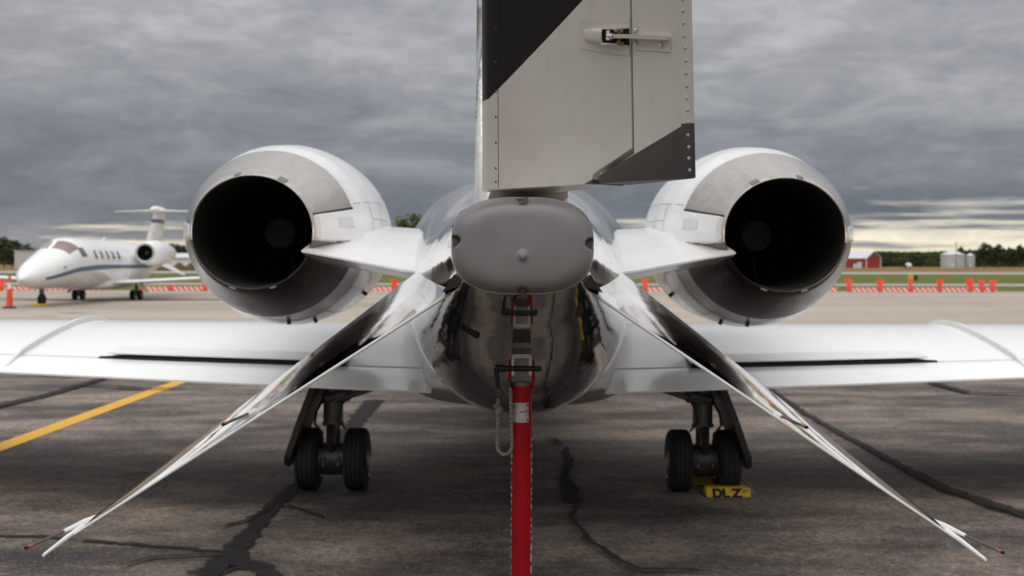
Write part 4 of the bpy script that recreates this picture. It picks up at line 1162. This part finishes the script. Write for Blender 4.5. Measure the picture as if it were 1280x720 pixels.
for s in (1, -1):
    bpatch(lambda v: -6.52 + .22 * v, lambda v: -5.88 + .50 * v, s * R(5), s * R(52), 6, 10).build('windshield', M['glass'], fus, smooth=60, fixn=False)
    bpatch(lambda v: -5.58 + .1 * v, lambda v: -5.12 + .1 * v, s * R(50), s * R(72), 4, 6).build('cockpit_window', M['cabinglass'], fus, smooth=60, fixn=False)
    bpatch(lambda v: -8.2, lambda v: 6.3, (lambda u: s * R(96 - 6 * min(1, u * 3))), (lambda u: s * R(109 - 10 * min(1, u * 2.5))), 60, 3).build('stripe', M['blue'], fus, smooth=60, fixn=False)
    for k in range(5):
        y = -4.15 + k * .68
        bpatch(lambda v: y - .12, lambda v: y + .12, s * R(58), s * R(77), 3, 5).build('cabin_window', M['cabinglass'], fus, smooth=60, fixn=False)
    # wing with a rising tip, inboard bottom fairing
    b = MB(); rings = []
    for dx, y0, y1, z, th in ((.3, -1.9, 1.1, .70, .17), (1.0, -1.6, 1.05, .74, .15), (3.4, -.9, 1.05, .88, .11), (6.5, .05, 1.1, 1.06, .06)):
        ring = []
        for k in range(14):
            a = 2 * PI * k / 14; u = .5 - .5 * math.cos(a)
            ring.append(B(s * dx, y0 + (y1 - y0) * u, z + (1 if k < 7 else -1) * th * math.sqrt(u) * (1 - u) * 1.9))
        rings.append(ring)
    b.loft(rings); w = b.build('wing', M['bgwhite'], bgj, smooth=60)
    b = MB(); b.loft([[B(s * 6.45, y, z) for y, z in ((.1, 1.03), (1.1, 1.03), (.6, 1.10))], [B(s * 6.9, y, 1.9) for y in (1.0, 1.5, 1.3)]]); b.build('winglet', M['bgwhite'], w)
    # engine
    ex, ez = s * 1.52, 1.96
    b = MB(); b.lathe([(0.02, .34), (0, .385), (.06, .425), (.35, .49), (1.0, .55), (1.9, .55), (2.8, .46), (3.6, .345), (3.6, .32), (3.0, .3)], B(ex, .1, ez), (-.012, 1, 0), 40, 0, False, False); e = b.build('engine_nacelle', M['bgwhite'], bgj, smooth=50)
    b = MB(); b.lathe([(0.03, .345), (.0, .372), (-.012, .386), (.03, .412)], B(ex, .1, ez), (-.012, 1, 0), 40, 0, False, False); b.build('intake_lip', M['rim'], e, smooth=60)
    b = MB(); b.lathe([(.02, .342), (.5, .36), (.52, .02)], B(ex, .1, ez), (-.012, 1, 0), 32, 0, False, True); b.build('intake_duct', M['soot'], e, smooth=30)
    b = MB(); b.lathe([(.18, .01), (.25, .06), (.5, .12)], B(ex, .1, ez), (-.012, 1, 0), 20); b.build('spinner', M['gearpaint'], e, smooth=50)
    b = MB(); b.loft([[B(s * .6, y, 1.86 + z) for y, z in ((.9, 0), (1.4, .07), (3.4, .05), (3.9, 0), (3.0, -.06), (1.4, -.07))], [B(s * 1.3, y, 1.93 + z) for y, z in ((.9, 0), (1.4, .07), (3.4, .05), (3.9, 0), (3.0, -.06), (1.4, -.07))]]); b.build('pylon', M['bgwhite'], bgj, smooth=30)
    # drooping tail fin
    b = MB(); b.loft([[B(s * .25, y, 1.56 + z) for y, z in ((5.9, 0), (6.8, .03), (8.1, 0), (6.8, -.03))], [B(s * 1.15, y, .97 + z) for y, z in ((7.5, 0), (7.8, .02), (8.2, 0), (7.8, -.02))]]); b.build('tail_fin', M['bgwhite'], bgj, smooth=20)
    # main gear
    gx = s * 1.20
    b = MB(); b.tube([B(gx, 0, .8), B(gx, 0, .2)], .07, 12); b.tube([B(gx - .1, 0, .21), B(gx + .1, 0, .21)], .05, 10); g = b.build('main_gear_leg', M['gearpaint'], bgj)
    for k in (-1, 1):
        b = MB(); b.lathe([(-.085, .11), (-.085, .17), (-.06, .205), (.06, .205), (.085, .17), (.085, .11)], B(gx + k * .155, 0, .207), (1, 0, 0), 28, cap0=False, cap1=False); ty = b.build('tyre', M['tyre'], g, smooth=40)
        b = MB(); b.lathe([(-.06, .02), (-.075, .115), (.075, .115), (.06, .02)], B(gx + k * .155, 0, .207), (1, 0, 0), 20); b.build('rim', M['rim'], g, smooth=40)
    b = MB(); b.sheet([B(gx + s * .14, -.25, .74), B(gx + s * .14, .25, .74), B(gx + s * .42, .2, .30), B(gx + s * .42, -.2, .30)], (s * .03, 0, .01)); b.build('gear_door', M['bgwhite'], g, smooth=0)
# belly fairing, fin, T tail, nose gear, aerials
b = MB(); rings = []
for y, rx, z0, z1 in ((-3.0, .2, .50, .7), (-2.3, .7, .46, .95), (-.5, .92, .44, 1.05), (1.2, .85, .46, 1.0), (2.4, .3, .56, .8)):
    rings.append([B(rx * sup(2 * PI * j / 32, 2.6)[0], y, (z0 + z1) / 2 + (z1 - z0) / 2 * sup(2 * PI * j / 32, 2.6)[1]) for j in range(32)])
b.loft(rings); b.build('belly_fairing', M['bgwhite'], bgj, smooth=60)
def bfin(z, y0, y1, h):
    return [B(h * math.sin(PI * u ** .6) * (1 if k == 0 else -1), y0 + (y1 - y0) * u, z) for k in (0, 1) for u in ([i / 8 for i in range(9)] if k == 0 else [1 - i / 8 for i in range(1, 8)])]
b = MB(); b.loft([bfin(1.9, 3.6, 7.9, .16), bfin(2.3, 5.0, 8.0, .13), bfin(2.6, 5.5, 8.1, .12), bfin(3.78, 6.6, 8.55, .10), bfin(3.98, 6.75, 8.65, .10)]); vf = b.build('vertical_fin', M['bgwhite'], bgj, smooth=50)
b = MB(); b.loft([bfin(3.44, 6.25, 8.5, .118), bfin(3.62, 6.42, 8.55, .116)]); b.build('fin_band', M['blue'], vf, smooth=50)
b = MB(); b.lathe([(0, .02), (.15, .11), (.6, .19), (1.6, .19), (2.4, .1), (2.6, .03)], B(0, 6.3, 4.05), (0, 1, 0), 24); b.build('tail_bullet', M['bgwhite'], vf, smooth=60)
b = MB(); rings = []
for dx, y0, y1, z, th in ((-2.25, 7.9, 8.7, 4.02, .03), (-1, 7.2, 8.5, 4.02, .05), (0, 6.7, 8.4, 4.02, .07), (1, 7.2, 8.5, 4.02, .05), (2.25, 7.9, 8.7, 4.02, .03)):
    rings.append([B(dx, y0 + (y1 - y0) * (.5 - .5 * math.cos(2 * PI * k / 12)), z + th * math.sin(2 * PI * k / 12)) for k in range(12)])
b.loft(rings); b.build('tailplane', M['bgwhite'], bgj, smooth=60)
b = MB(); b.tube([B(-.1, -6.9, .75), B(-.1, -6.9, .2)], .05, 12); b.box(B(-.1, -6.95, .5), (.16, .06, .3)); g = b.build('nose_gear_leg', M['gearpaint'], bgj)
b = MB(); b.lathe([(-.085, .1), (-.10, .17), (-.06, .215), (.06, .215), (.10, .17), (.085, .1)], B(-.1, -6.95, .217), (1, 0, 0), 28); b.build('tyre', M['tyre'], g)
b = MB(); b.sheet([B(-.28, -7.4, .78), B(.25, -7.4, .78), B(.25, -7.38, .62), B(-.28, -7.38, .60)], (0, .5, 0)); b.build('nose_gear_door', M['bgwhite'], bgj, smooth=0)
b = MB(); b.sheet([B(-.06, -.6, 2.44), B(-.06, -.2, 2.44), B(-.06, -.15, 2.60), B(-.06, -.35, 2.60)], (.03, 0, 0)); b.build('aerial', M['bgwhite'], bgj, smooth=0)
b = MB(); p = bpt(-7.0, R(80), .05); b.tube([bpt(-7.0, R(80)), p, p + Vector((.03, -.22, .02))], .02, 8); b.build('probe', M['darkmetal'], bgj)
o = chock('wheel_chock', B(-.1, -7.25, 0.0), .5, .09, 'tiny yellow chock at the nose wheel of the parked white jet', False)

# ------------------------------------------------------------------ orange delineator post on the left
q = G(12, 386)
dl = tag(empty('traffic_delineator', q), 'slim orange traffic post with white collar before the nose of the parked jet', 'traffic post')
b = MB(); b.lathe([(0, .24), (.03, .24), (.05, .20), (.06, .10)], q, (0, 0, 1), 8); b.build('base', M['tyre'], dl, smooth=20)
b = MB(); b.lathe([(0, .115), (.06, .11), (.60, .085)], q + Vector((0, 0, .05)), (0, 0, 1), 24); b.lathe([(0, .06), (.22, .045), (.23, .03)], q + Vector((0, 0, .86)), (0, 0, 1), 20); b.build('post', M['orange'], dl, smooth=40)
b = MB(); b.lathe([(0, .072), (.22, .058)], q + Vector((0, 0, .648)), (0, 0, 1), 24); b.build('reflective_collar', M['shedwhite'], dl, smooth=40)

# ------------------------------------------------------------------ low striped barricades with flags along the taxiway edge
YB = 66.0
def barricade(px0, px1, flags, lbl):
    x0, x1 = (px0 - 640) / F * YB, (px1 - 640) / F * YB
    r = tag(empty('barricade', ((x0 + x1) / 2, YB, 0)), lbl, 'barricade', 'low barricades along the taxiway edge')
    b = MB(); prof = [(-.12, 0), (.12, 0), (.11, .06), (.075, .235), (-.075, .235), (-.11, .06)]
    b.loft([[Vector((x, YB + y * k, z * (1 if k == 1 else .9))) for y, z in prof] for x, k in ((x0, .8), (x0 + .04, 1), (x1 - .04, 1), (x1, .8))])
    b.build('body', M['stripes'], r, smooth=20)
    for fx, wd, hg, lean in flags:
        x = (fx - 640) / F * YB
        b = MB(); b.box((x, YB, .12), (.26, .27, .245)); b.build('end_block', M['orange'], r, smooth=0, bevel=.015)
        b = MB(); b.tube([(x, YB, .2), (x + lean * .1, YB, .28 + hg)], .012, 6); b.build('flag_stick', M['wick'], r)
        b = MB(); vs = []
        for i in range(6):
            for j in range(6):
                u, v = i / 5, j / 5
                vs.append((x + (u - .5) * wd * (.55 + .45 * min(1, v * 1.7)) + lean * v * .12, YB - .02 + .03 * math.sin(u * 5 + v * 3 + fx), .26 + v * hg * (1 - .1 * u * lean) + .03 * u * lean))
        b.add(vs, [(i * 6 + j, i * 6 + j + 1, (i + 1) * 6 + j + 1, (i + 1) * 6 + j) for i in range(5) for j in range(5)])
        b.build('flag', M['flag'], r, smooth=60, fixn=False)
    return r
for a in ((-40, 6, ((2.5, .36, .40, 0),), 'striped barricade with orange flag left of the traffic post'),
          (6, 50, (), 'striped barricade behind the nose of the parked jet, next to the traffic post'),
          (50, 91, ((88, .30, .06, 0),), 'striped barricade seen under the fuselage of the parked jet'),
          (92, 130, (), 'striped barricade ending between the wheels of the parked jet'),
          (177, 215, ((214, .28, .08, 0),), 'striped barricade right of the main wheels of the parked jet'),
          (216, 268, ((257, .44, .38, 0),), 'striped barricade with orange flag between parked jet and left engine'),
          (455, 498, ((493, .40, .42, 0),), 'striped barricade with flag between left engine and tail cone'),
          (804, 850, ((806.5, .38, .44, 0),), 'striped barricade with flag between tail cone and right engine'),
          (1000, 1047, (), 'striped barricade without flag beside the right engine'),
          (1063, 1099, ((1061.5, .38, .46, -.7),), 'striped barricade with tilted pink flag below the red barn'),
          (1101, 1137, ((1099.5, .36, .46, .5),), 'striped barricade with pink flag second from the red barn'),
          (1139, 1173, ((1138, .24, .44, -.1),), 'striped barricade with narrow pink flag in front of the yellow sign'),
          (1175, 1211, ((1174, .34, .44, .5),), 'striped barricade with red flag below the silos'),
          (1214, 1246, ((1212.5, .46, .48, -.5), (1227, .36, .44, .1), (1240, .42, .42, .5)), 'striped barricade with three red flags at the end of the row')):
    barricade(*a)

# ------------------------------------------------------------------ far side: sign, barn, bins, sheds
p = Vector(((1141 - 640) / F * 100, 100, 0))
sg = tag(empty('taxiway_sign', p), 'small yellow and black taxiway sign in the grass behind the flags', 'airfield sign')
b = MB(); b.box(p + Vector((-.18, 0, .42)), (.46, .2, .42)); b.build('yellow_panel', M['yellow'], sg, smooth=0, bevel=.02)
b = MB(); b.box(p + Vector((.22, 0, .40)), (.33, .2, .40)); b.build('black_panel', M['black'], sg, smooth=0, bevel=.02)
b = MB(); [b.tube([p + Vector((x, 0, 0)), p + Vector((x, 0, .25))], .03, 8) for x in (-.3, .25)]; b.build('leg', M['darkmetal'], sg)

def gx_(px, D): return (px - 640) / F * D
def hz(py, D): return CZ - (py - HY) / F * D
D = 440
def prism(b, x0, x1, y0, y1, z0, z1, zr, along='x'):
    if along == 'x':   # ridge runs along y
        b.loft([[Vector(q) for q in ((x0, y, z0), (x1, y, z0), (x1, y, z1), ((x0 + x1) / 2, y, zr), (x0, y, z1))] for y in (y0, y1)])
# red barn: gable towards us on the right, roof slope and side wall to the left
x0, x1, xm = gx_(1064.5, D), gx_(1103, D), gx_(1083, D)
zE, zR = hz(322.3, D), hz(313.8, D)
barn = tag(empty('barn', ((x0 + x1) / 2, D, 0)), 'red barn with pale metal roof beyond the far field', 'barn')
pA, pB, pC = Vector((x0 - 0.2, D + 7, 0)), Vector((xm, D, 0)), Vector((x1, D + 2.2, 0)); pD = pC + (pA - pB)
b = MB(); b.loft([[p + Vector((0, 0, z)) for p, z in ((pB, 0), (pC, 0), (pC, zE), (pB.lerp(pC, .5), zR), (pB, zE))], [p + Vector((0, 0, z)) for p, z in ((pA, 0), (pD, 0), (pD, zE), (pA.lerp(pD, .5), zR), (pA, zE))]])
b.build('wall', M['barnred'], barn, smooth=0)
b = MB(); ov = (pB - pA).normalized() * .4
for e0, e1 in ((pB, pA), (pC, pD)):
    m0, m1 = pB.lerp(pC, .5) + ov, pA.lerp(pD, .5) - ov; e0 = e0 + ov + (e0 - m0) * .08; e1 = e1 - ov + (e1 - m1) * .08
    b.sheet([e0 + Vector((0, 0, zE + .05)), e1 + Vector((0, 0, zE + .05)), m1 + Vector((0, 0, zR + .25)), m0 + Vector((0, 0, zR + .25))], (0, 0, -.15))
b.build('roof', M['roofgrey'], barn, smooth=0)
b = MB(); nB = Vector((-(pA - pB).y, (pA - pB).x, 0)).normalized(); nB = -nB if nB.y > 0 else nB
for u0, u1, zt in ((.22, .45, 2.1), (.47, .62, 1.5)):
    a0, a1 = pB.lerp(pA, u0) + nB * .05, pB.lerp(pA, u1) + nB * .05; b.sheet([a0, a1, a1 + Vector((0, 0, zt)), a0 + Vector((0, 0, zt))], nB * -.1)
b.build('door', M['doorblue'], barn, smooth=0)
b = MB(); nC = Vector((-(pC - pB).y, (pC - pB).x, 0)).normalized(); nC = -nC if nC.y > 0 else nC
a0, a1 = pB.lerp(pC, .38) + nC * .05, pB.lerp(pC, .62) + nC * .05; b.sheet([a0 + Vector((0, 0, zR - 2.0)), a1 + Vector((0, 0, zR - 2.0)), a1 + Vector((0, 0, zR - 1.2)), a0 + Vector((0, 0, zR - 1.2))], nC * -.1); b.build('gable_vent', M['greensign'], barn, smooth=0)
b = MB(); [b.box(q + Vector((0, 0, zE / 2)) + (nC + nB) * .04, (.25, .25, zE)) for q in (pB, pC)]; b.build('corner_board', M['shedwhite'], barn, smooth=0)
# grain bins
def bin_(px0, px1, pye, pyr, D, lbl, door):
    x = (gx_(px0, D) + gx_(px1, D)) / 2; r = (gx_(px1, D) - gx_(px0, D)) / 2; ze, zr = hz(pye, D), hz(pyr, D)
    g = tag(empty('grain_bin', (x, D, 0)), lbl, 'grain bin', 'steel grain bins')
    b = MB(); prof = []; n = 14
    for i in range(n + 1):
        z = ze * i / n; prof += [(z, r + (.03 if i % 2 else -.03))]
    b.lathe(prof, (x, D, 0), (0, 0, 1), 48); b.build('wall', M['metalwall'], g, smooth=20)
    b = MB(); b.lathe([(ze, r + .15), (ze + (zr - ze) * .85, r * .18), (zr, r * .15)], (x, D, 0), (0, 0, 1), 32); b.build('roof', M['roofgrey'], g, smooth=20)
    b = MB(); b.box((x - r * .35, D - r * .93, 1.0), (.7, .35, .9)); b.build('hatch', M['shedwhite'], g, smooth=0)
    b = MB()
    for k in range(10):
        a = R(200 + 16 * k); b.box((x + math.cos(a) * (r + .06), D + math.sin(a) * (r + .06), ze / 2), (.1, .1, ze))
    tag(b.build('stiffener', M['metalwall'], g, smooth=0), kind='stuff')
    return g
bin_(1176.5, 1205, 317.5, 311.3, 420, 'large round steel grain bin with conical roof, left of the smaller bin', 1)
bin_(1207.8, 1217.8, 318.5, 315.5, 425, 'narrow steel grain bin, right of the large bin', 0)
b = MB(); x = gx_(1195.3, 415); b.tube([(x, 415, 0), (x, 415, hz(300.5, 415))], .09, 8); b.tube([(x - .5, 415, hz(309, 415)), (x + .5, 415, hz(309, 415))], .05, 6)
tag(b.build('utility_pole', M['bark']), 'thin bare pole standing in front of the large grain bin', 'pole')
# small white shed with round roof beside the barn, white tank in the field, far-left building, long pale building
D2 = 450; x0, x1 = gx_(1047.5, D2), gx_(1061.5, D2)
sh = tag(empty('shed', ((x0 + x1) / 2, D2, 0)), 'small white round-roofed shed left of the red barn', 'shed')
b = MB(); n = 12; rr = (x1 - x0) / 2; hh = hz(324.5, D2)
b.loft([[Vector(((x0 + x1) / 2 + rr * math.cos(PI * k / n), y, hh * max(0.0, math.sin(PI * k / n)) ** .7)) for k in range(n + 1)] for y in (D2, D2 + 9)]); b.build('shell', M['shedwhite'], sh, smooth=30)
b = MB(); b.box(((x0 + x1) / 2, D2 - .05, 1.0), (1.3, .1, 2.0)); b.build('door', M['doorblue'], sh, smooth=0)
D3 = 380; x0, x1 = gx_(1130, D3), gx_(1138.5, D3); r3 = .85
tk = tag(empty('tank', ((x0 + x1) / 2, D3, 0)), 'small whitish tank lying in the dry field before the woods', 'tank')
b = MB(); b.lathe([(-.9, .2), (-.75, .7), (-.5, r3), (.5, r3), (.75, .7), (.9, .2)], ((x0 + x1) / 2 + .35, D3, r3 + .1), (.8, .6, 0), 24); b.build('shell', M['shedwhite'], tk, smooth=40)
b = MB(); b.box(((x0 + x1) / 2 - .7, D3 - .2, .7), (.8, .7, 1.0)); b.build('pump_box', M['darkmetal'], tk, smooth=0, bevel=.05)
b = MB(); [b.box(((x0 + x1) / 2 + .35 + dx, D3 + dx * .7, .12), (.3, .9, .3)) for dx in (-.5, .5)]; b.build('cradle', M['wick'], tk, smooth=0)
D4 = 300; x0, x1 = gx_(18, D4), gx_(48, D4); zt = hz(314.5, D4)
wb = tag(empty('building', ((x0 + x1) / 2, D4, 0)), 'plain pale building behind the nose of the parked jet', 'building')
b = MB(); b.box(((x0 + x1) / 2, D4 + 5, zt / 2), (x1 - x0, 10, zt)); b.build('wall', M['metalwall'], wb, smooth=0)
b = MB(); b.box(((x0 + x1) / 2, D4 + 5, zt + .08), (x1 - x0 + .4, 10.4, .16)); b.build('roof', M['roofgrey'], wb, smooth=0)
b = MB(); [b.box((x0 + (x1 - x0) * u, D4 - .04, zt / 2), (.1, .07, zt - .02)) for u in (.02, .5, .98)]; b.build('wall_rib', M['roofgrey'], wb, smooth=0)
D5 = 330; x0, x1 = gx_(196, D5), gx_(330, D5); zt = hz(317.5, D5)
lb = tag(empty('building', ((x0 + x1) / 2, D5, 0)), 'long low pale building behind the tail of the parked jet', 'building')
b = MB(); b.loft([[Vector(q) for q in ((x, D5, 0), (x, D5 + 14, 0), (x, D5 + 14, zt - 1.2), (x, D5 + 7, zt), (x, D5, zt - 1.2))] for x in (x0, x1)]); b.build('wall', M['shedwhite'], lb, smooth=0)
b = MB(); b.sheet([(x0 - .3, D5 - .4, zt - 1.25), (x1 + .3, D5 - .4, zt - 1.25), (x1 + .3, D5 + 7, zt + .06), (x0 - .3, D5 + 7, zt + .06)], (0, 0, .12)); b.build('roof', M['roofgrey'], lb, smooth=0)
b = MB()
for k in range(9): xx = x0 + 3 + k * 3.2; b.box((xx, D5 - .04, 1.5), (1.6, .1, 2.4))
tag(b.build('door', M['doorblue'], lb, smooth=0), kind='stuff')

# ------------------------------------------------------------------ trees
def crown_mesh(seed, rx, rz, zc, n_cl, n_leaf, size, pointy):
    rnd = random.Random(seed); vs = []; fs = []
    for k in range(n_cl):
        while True:
            p = Vector((rnd.uniform(-1, 1), rnd.uniform(-1, 1), rnd.uniform(-1, 1)))
            if .25 < p.length < 1: break
        w = 1 - pointy * max(0, p.z) ** .8
        c = Vector((p.x * rx * w, p.y * rx * w, zc + p.z * rz)); cr = rnd.uniform(.22, .42) * rx * (.6 + .4 * w)
        for _ in range(n_leaf):
            d = Vector((rnd.gauss(0, 1), rnd.gauss(0, 1), rnd.gauss(0, .8))).normalized() * cr * rnd.uniform(.4, 1.05)
            q = c + d; nrm = (d.normalized() + Vector((rnd.uniform(-.7, .7), rnd.uniform(-.7, .7), rnd.uniform(-.2, .9)))).normalized()
            a = nrm.orthogonal().normalized(); a = Matrix.Rotation(rnd.uniform(0, 6.28), 3, nrm) @ a; bb = nrm.cross(a); s = size * rnd.uniform(.6, 1.3)
            i = len(vs); vs += [q - a * s * .5, q + bb * s * .32 , q + a * s * .5, q - bb * s * .32]; fs.append((i, i + 1, i + 2, i + 3))
    return vs, fs
PROTO = {}
def tree_proto(kind, seed, H, rx, pointy, mat):
    o = empty('tree', (0, 0, 0)); rnd = random.Random(seed)
    b = MB(); b.tube([(0, 0, 0), (.05 * rx, 0, H * .25), (-.03 * rx, .05, H * .55), (0, 0, H * .88)], [H * .022, H * .017, H * .011, H * .003], 7)
    for k in range(6):
        a = rnd.uniform(0, 6.28); z = H * rnd.uniform(.25, .7); b.tube([(0, 0, z), (math.cos(a) * rx * .35, math.sin(a) * rx * .35, z + H * .10), (math.cos(a) * rx * .7, math.sin(a) * rx * .7, z + H * .14)], [H * .008, H * .006, H * .002], 5)
    b.build('trunk', M['bark'], o, origin=(0, 0, 0))
    vs, fs = crown_mesh(seed, rx, H * .40, H * .60, 46, 46, H * .052, pointy)
    b = MB(); b.add(vs, fs); b.build('crown', mat, o, origin=(0, 0, 0), smooth=0, fixn=False)
    return o
KINDS = {'round': ('leaf_dark', 9, 3.2, .35), 'tall': ('leaf_dark', 11, 3.0, .42), 'olive': ('leaf_olive', 7, 3.0, .3), 'mid': ('leaf_mid', 12, 4.0, .3)}
def tree(kind, sd, px, ptop, D, lbl, grp=None, wide=1.0):
    key = (kind, sd)
    mt, H, rx, pt = KINDS[kind]
    if key not in PROTO: o = tree_proto(kind, sd, H, rx, pt, M[mt]); PROTO[key] = o
    else: o = copy_tree(PROTO[key])
    h = hz(ptop, D); k = h / H
    o.location = (gx_(px, D), D, 0); o.scale = (k * wide, k * wide, k); o.rotation_euler.z = random.uniform(0, 6.28)
    tag(o, lbl, 'tree', grp); return o
NUM = ['first', 'second', 'third', 'fourth', 'fifth', 'sixth', 'seventh', 'eighth', 'ninth', 'tenth']
tree('mid', 1, 502, 270, 262, 'bushy green tree showing between the left engine and the tail cone, left of its twin', 'pair of green trees behind the jet')
tree('mid', 2, 516, 267.5, 258, 'bushy green tree against the polished fuselage, right of its twin', 'pair of green trees behind the jet')
rt = [('tall', 3, 1222, 311, 445, 1.0), ('tall', 4, 1231.5, 302.5, 430, 1.15), ('round', 5, 1240, 308, 440, .9), ('tall', 3, 1248, 304, 432, 1.2), ('round', 6, 1255, 309, 438, .8), ('tall', 4, 1262, 308, 436, .9),
      ('round', 5, 1267.5, 310, 446, .8), ('tall', 3, 1274, 304.5, 434, .9), ('round', 6, 1282, 307, 438, 1.0), ('round', 5, 1292, 306, 440, 1.0)]
for i, (k, sd, px, pt, D, w) in enumerate(rt):
    tree(k, sd, px, pt, D, '%s dark tree to the right of the narrow grain bin' % NUM[i], 'row of dark trees beyond the grain bins', w)
tree('tall', 4, 1201, 307.5, 450, 'dark tree rising between the two grain bins', None, .8)
tree('round', 6, 1055, 316.5, 470, 'dark tree behind the small white shed', None, 1.3)
lf = [('tall', 3, -6, 293, 330, 1.1), ('tall', 4, 5, 297, 325, 1.1), ('round', 5, 15, 302, 335, 1.0), ('tall', 3, 22, 301, 340, 1.0), ('round', 6, 32, 306, 345, 1.2), ('round', 5, 42, 311, 350, 1.0)]
for i, (k, sd, px, pt, D, w) in enumerate(lf):
    tree(k, sd, px, pt, D, '%s dark tree from the left in the clump behind the parked jet\'s nose' % NUM[i], 'clump of dark trees at far left', w)
for i, (px, pt, k, sd) in enumerate(((204, 305.5, 'round', 5), (213, 305, 'round', 6), (222, 306, 'round', 5), (231, 307.5, 'round', 6), (241, 309, 'round', 5), (252, 310, 'round', 6))):
    tree(k, sd, px, pt, 380, '%s dark tree above the long pale building, counted from the parked jet\'s fin' % NUM[i], 'dark trees behind the long building', 1.25)
for i, (px, pt, k, sd) in enumerate(((1104, 323, 'round', 5), (1112, 321, 'round', 6), (1127, 320, 'olive', 7), (1149, 322.5, 'round', 5), (1163, 323, 'olive', 8), (1172, 326, 'olive', 7))):
    tree(k, sd, px, pt, 470, '%s low bushy tree from the red barn, before the dark woods' % NUM[i], 'bushy trees before the dark woods', 1.6)
# the far wood: one dark mass with a ragged top
rnd = random.Random(5); vs = []; fs = []
def wood(px0, px1, D, tops, n):
    for i in range(n):
        px = px0 + (px1 - px0) * rnd.random(); u = (px - px0) / (px1 - px0); k = u * (len(tops) - 1); j = min(int(k), len(tops) - 2)
        zt = hz(tops[j] * (1 - (k - j)) + tops[j + 1] * (k - j) + rnd.uniform(-.4, 1.5) + math.sin(px * .55) * .5 + math.sin(px * 1.3) * .5, D)
        z = zt * (1 - rnd.random() ** 1.6); y = D + rnd.uniform(0, 26); x = gx_(px, D); s = rnd.uniform(.5, 1.1)
        a = Vector((rnd.uniform(-1, 1), rnd.uniform(-.5, .5), rnd.uniform(-1, 1))).normalized(); c = a.cross(Vector((rnd.uniform(-.4, .4), -1, rnd.uniform(0, .8)))).normalized()
        q = Vector((x, y, z)); m = len(vs); vs.extend([q - a * s, q + c * s * .7, q + a * s, q - c * s * .7]); fs.append((m, m + 1, m + 2, m + 3))
wood(1098, 1222, 610, (315.5, 314.5, 316, 315, 316.5, 314.5, 315.5, 317), 9000)
wood(1215, 1400, 600, (313, 312, 313, 312), 8000)
wood(300, 1050, 640, (318, 317, 319, 318), 16000)
wood(-300, 260, 640, (314, 315, 313, 314, 316), 12000)
b = MB(); b.add(vs, fs); tag(b.build('woods', M['leaf_dark'], smooth=0, fixn=False), 'dark woods along the horizon behind the fields', 'woods', kind='stuff')
# tall dry weeds in front of the long building
vs = []; fs = []
for i in range(5000):
    px = rnd.uniform(180, 330); Dq = rnd.uniform(238, 256); x = gx_(px, Dq); h = rnd.uniform(.5, 1.0) * (1.25 + .35 * math.sin(px * .4)); w = rnd.uniform(.1, .28); l = rnd.uniform(-.25, .25)
    m = len(vs); vs += [Vector((x - w, Dq, 0)), Vector((x + w, Dq, 0)), Vector((x + l + w * .3, Dq, h)), Vector((x + l - w * .3, Dq + .1, h))]; fs.append((m, m + 1, m + 2, m + 3))
b = MB(); b.add(vs, fs); tag(b.build('weeds', M['dryplants'], smooth=0, fixn=False), 'tall dry weeds below the long pale building', 'weeds', kind='stuff')
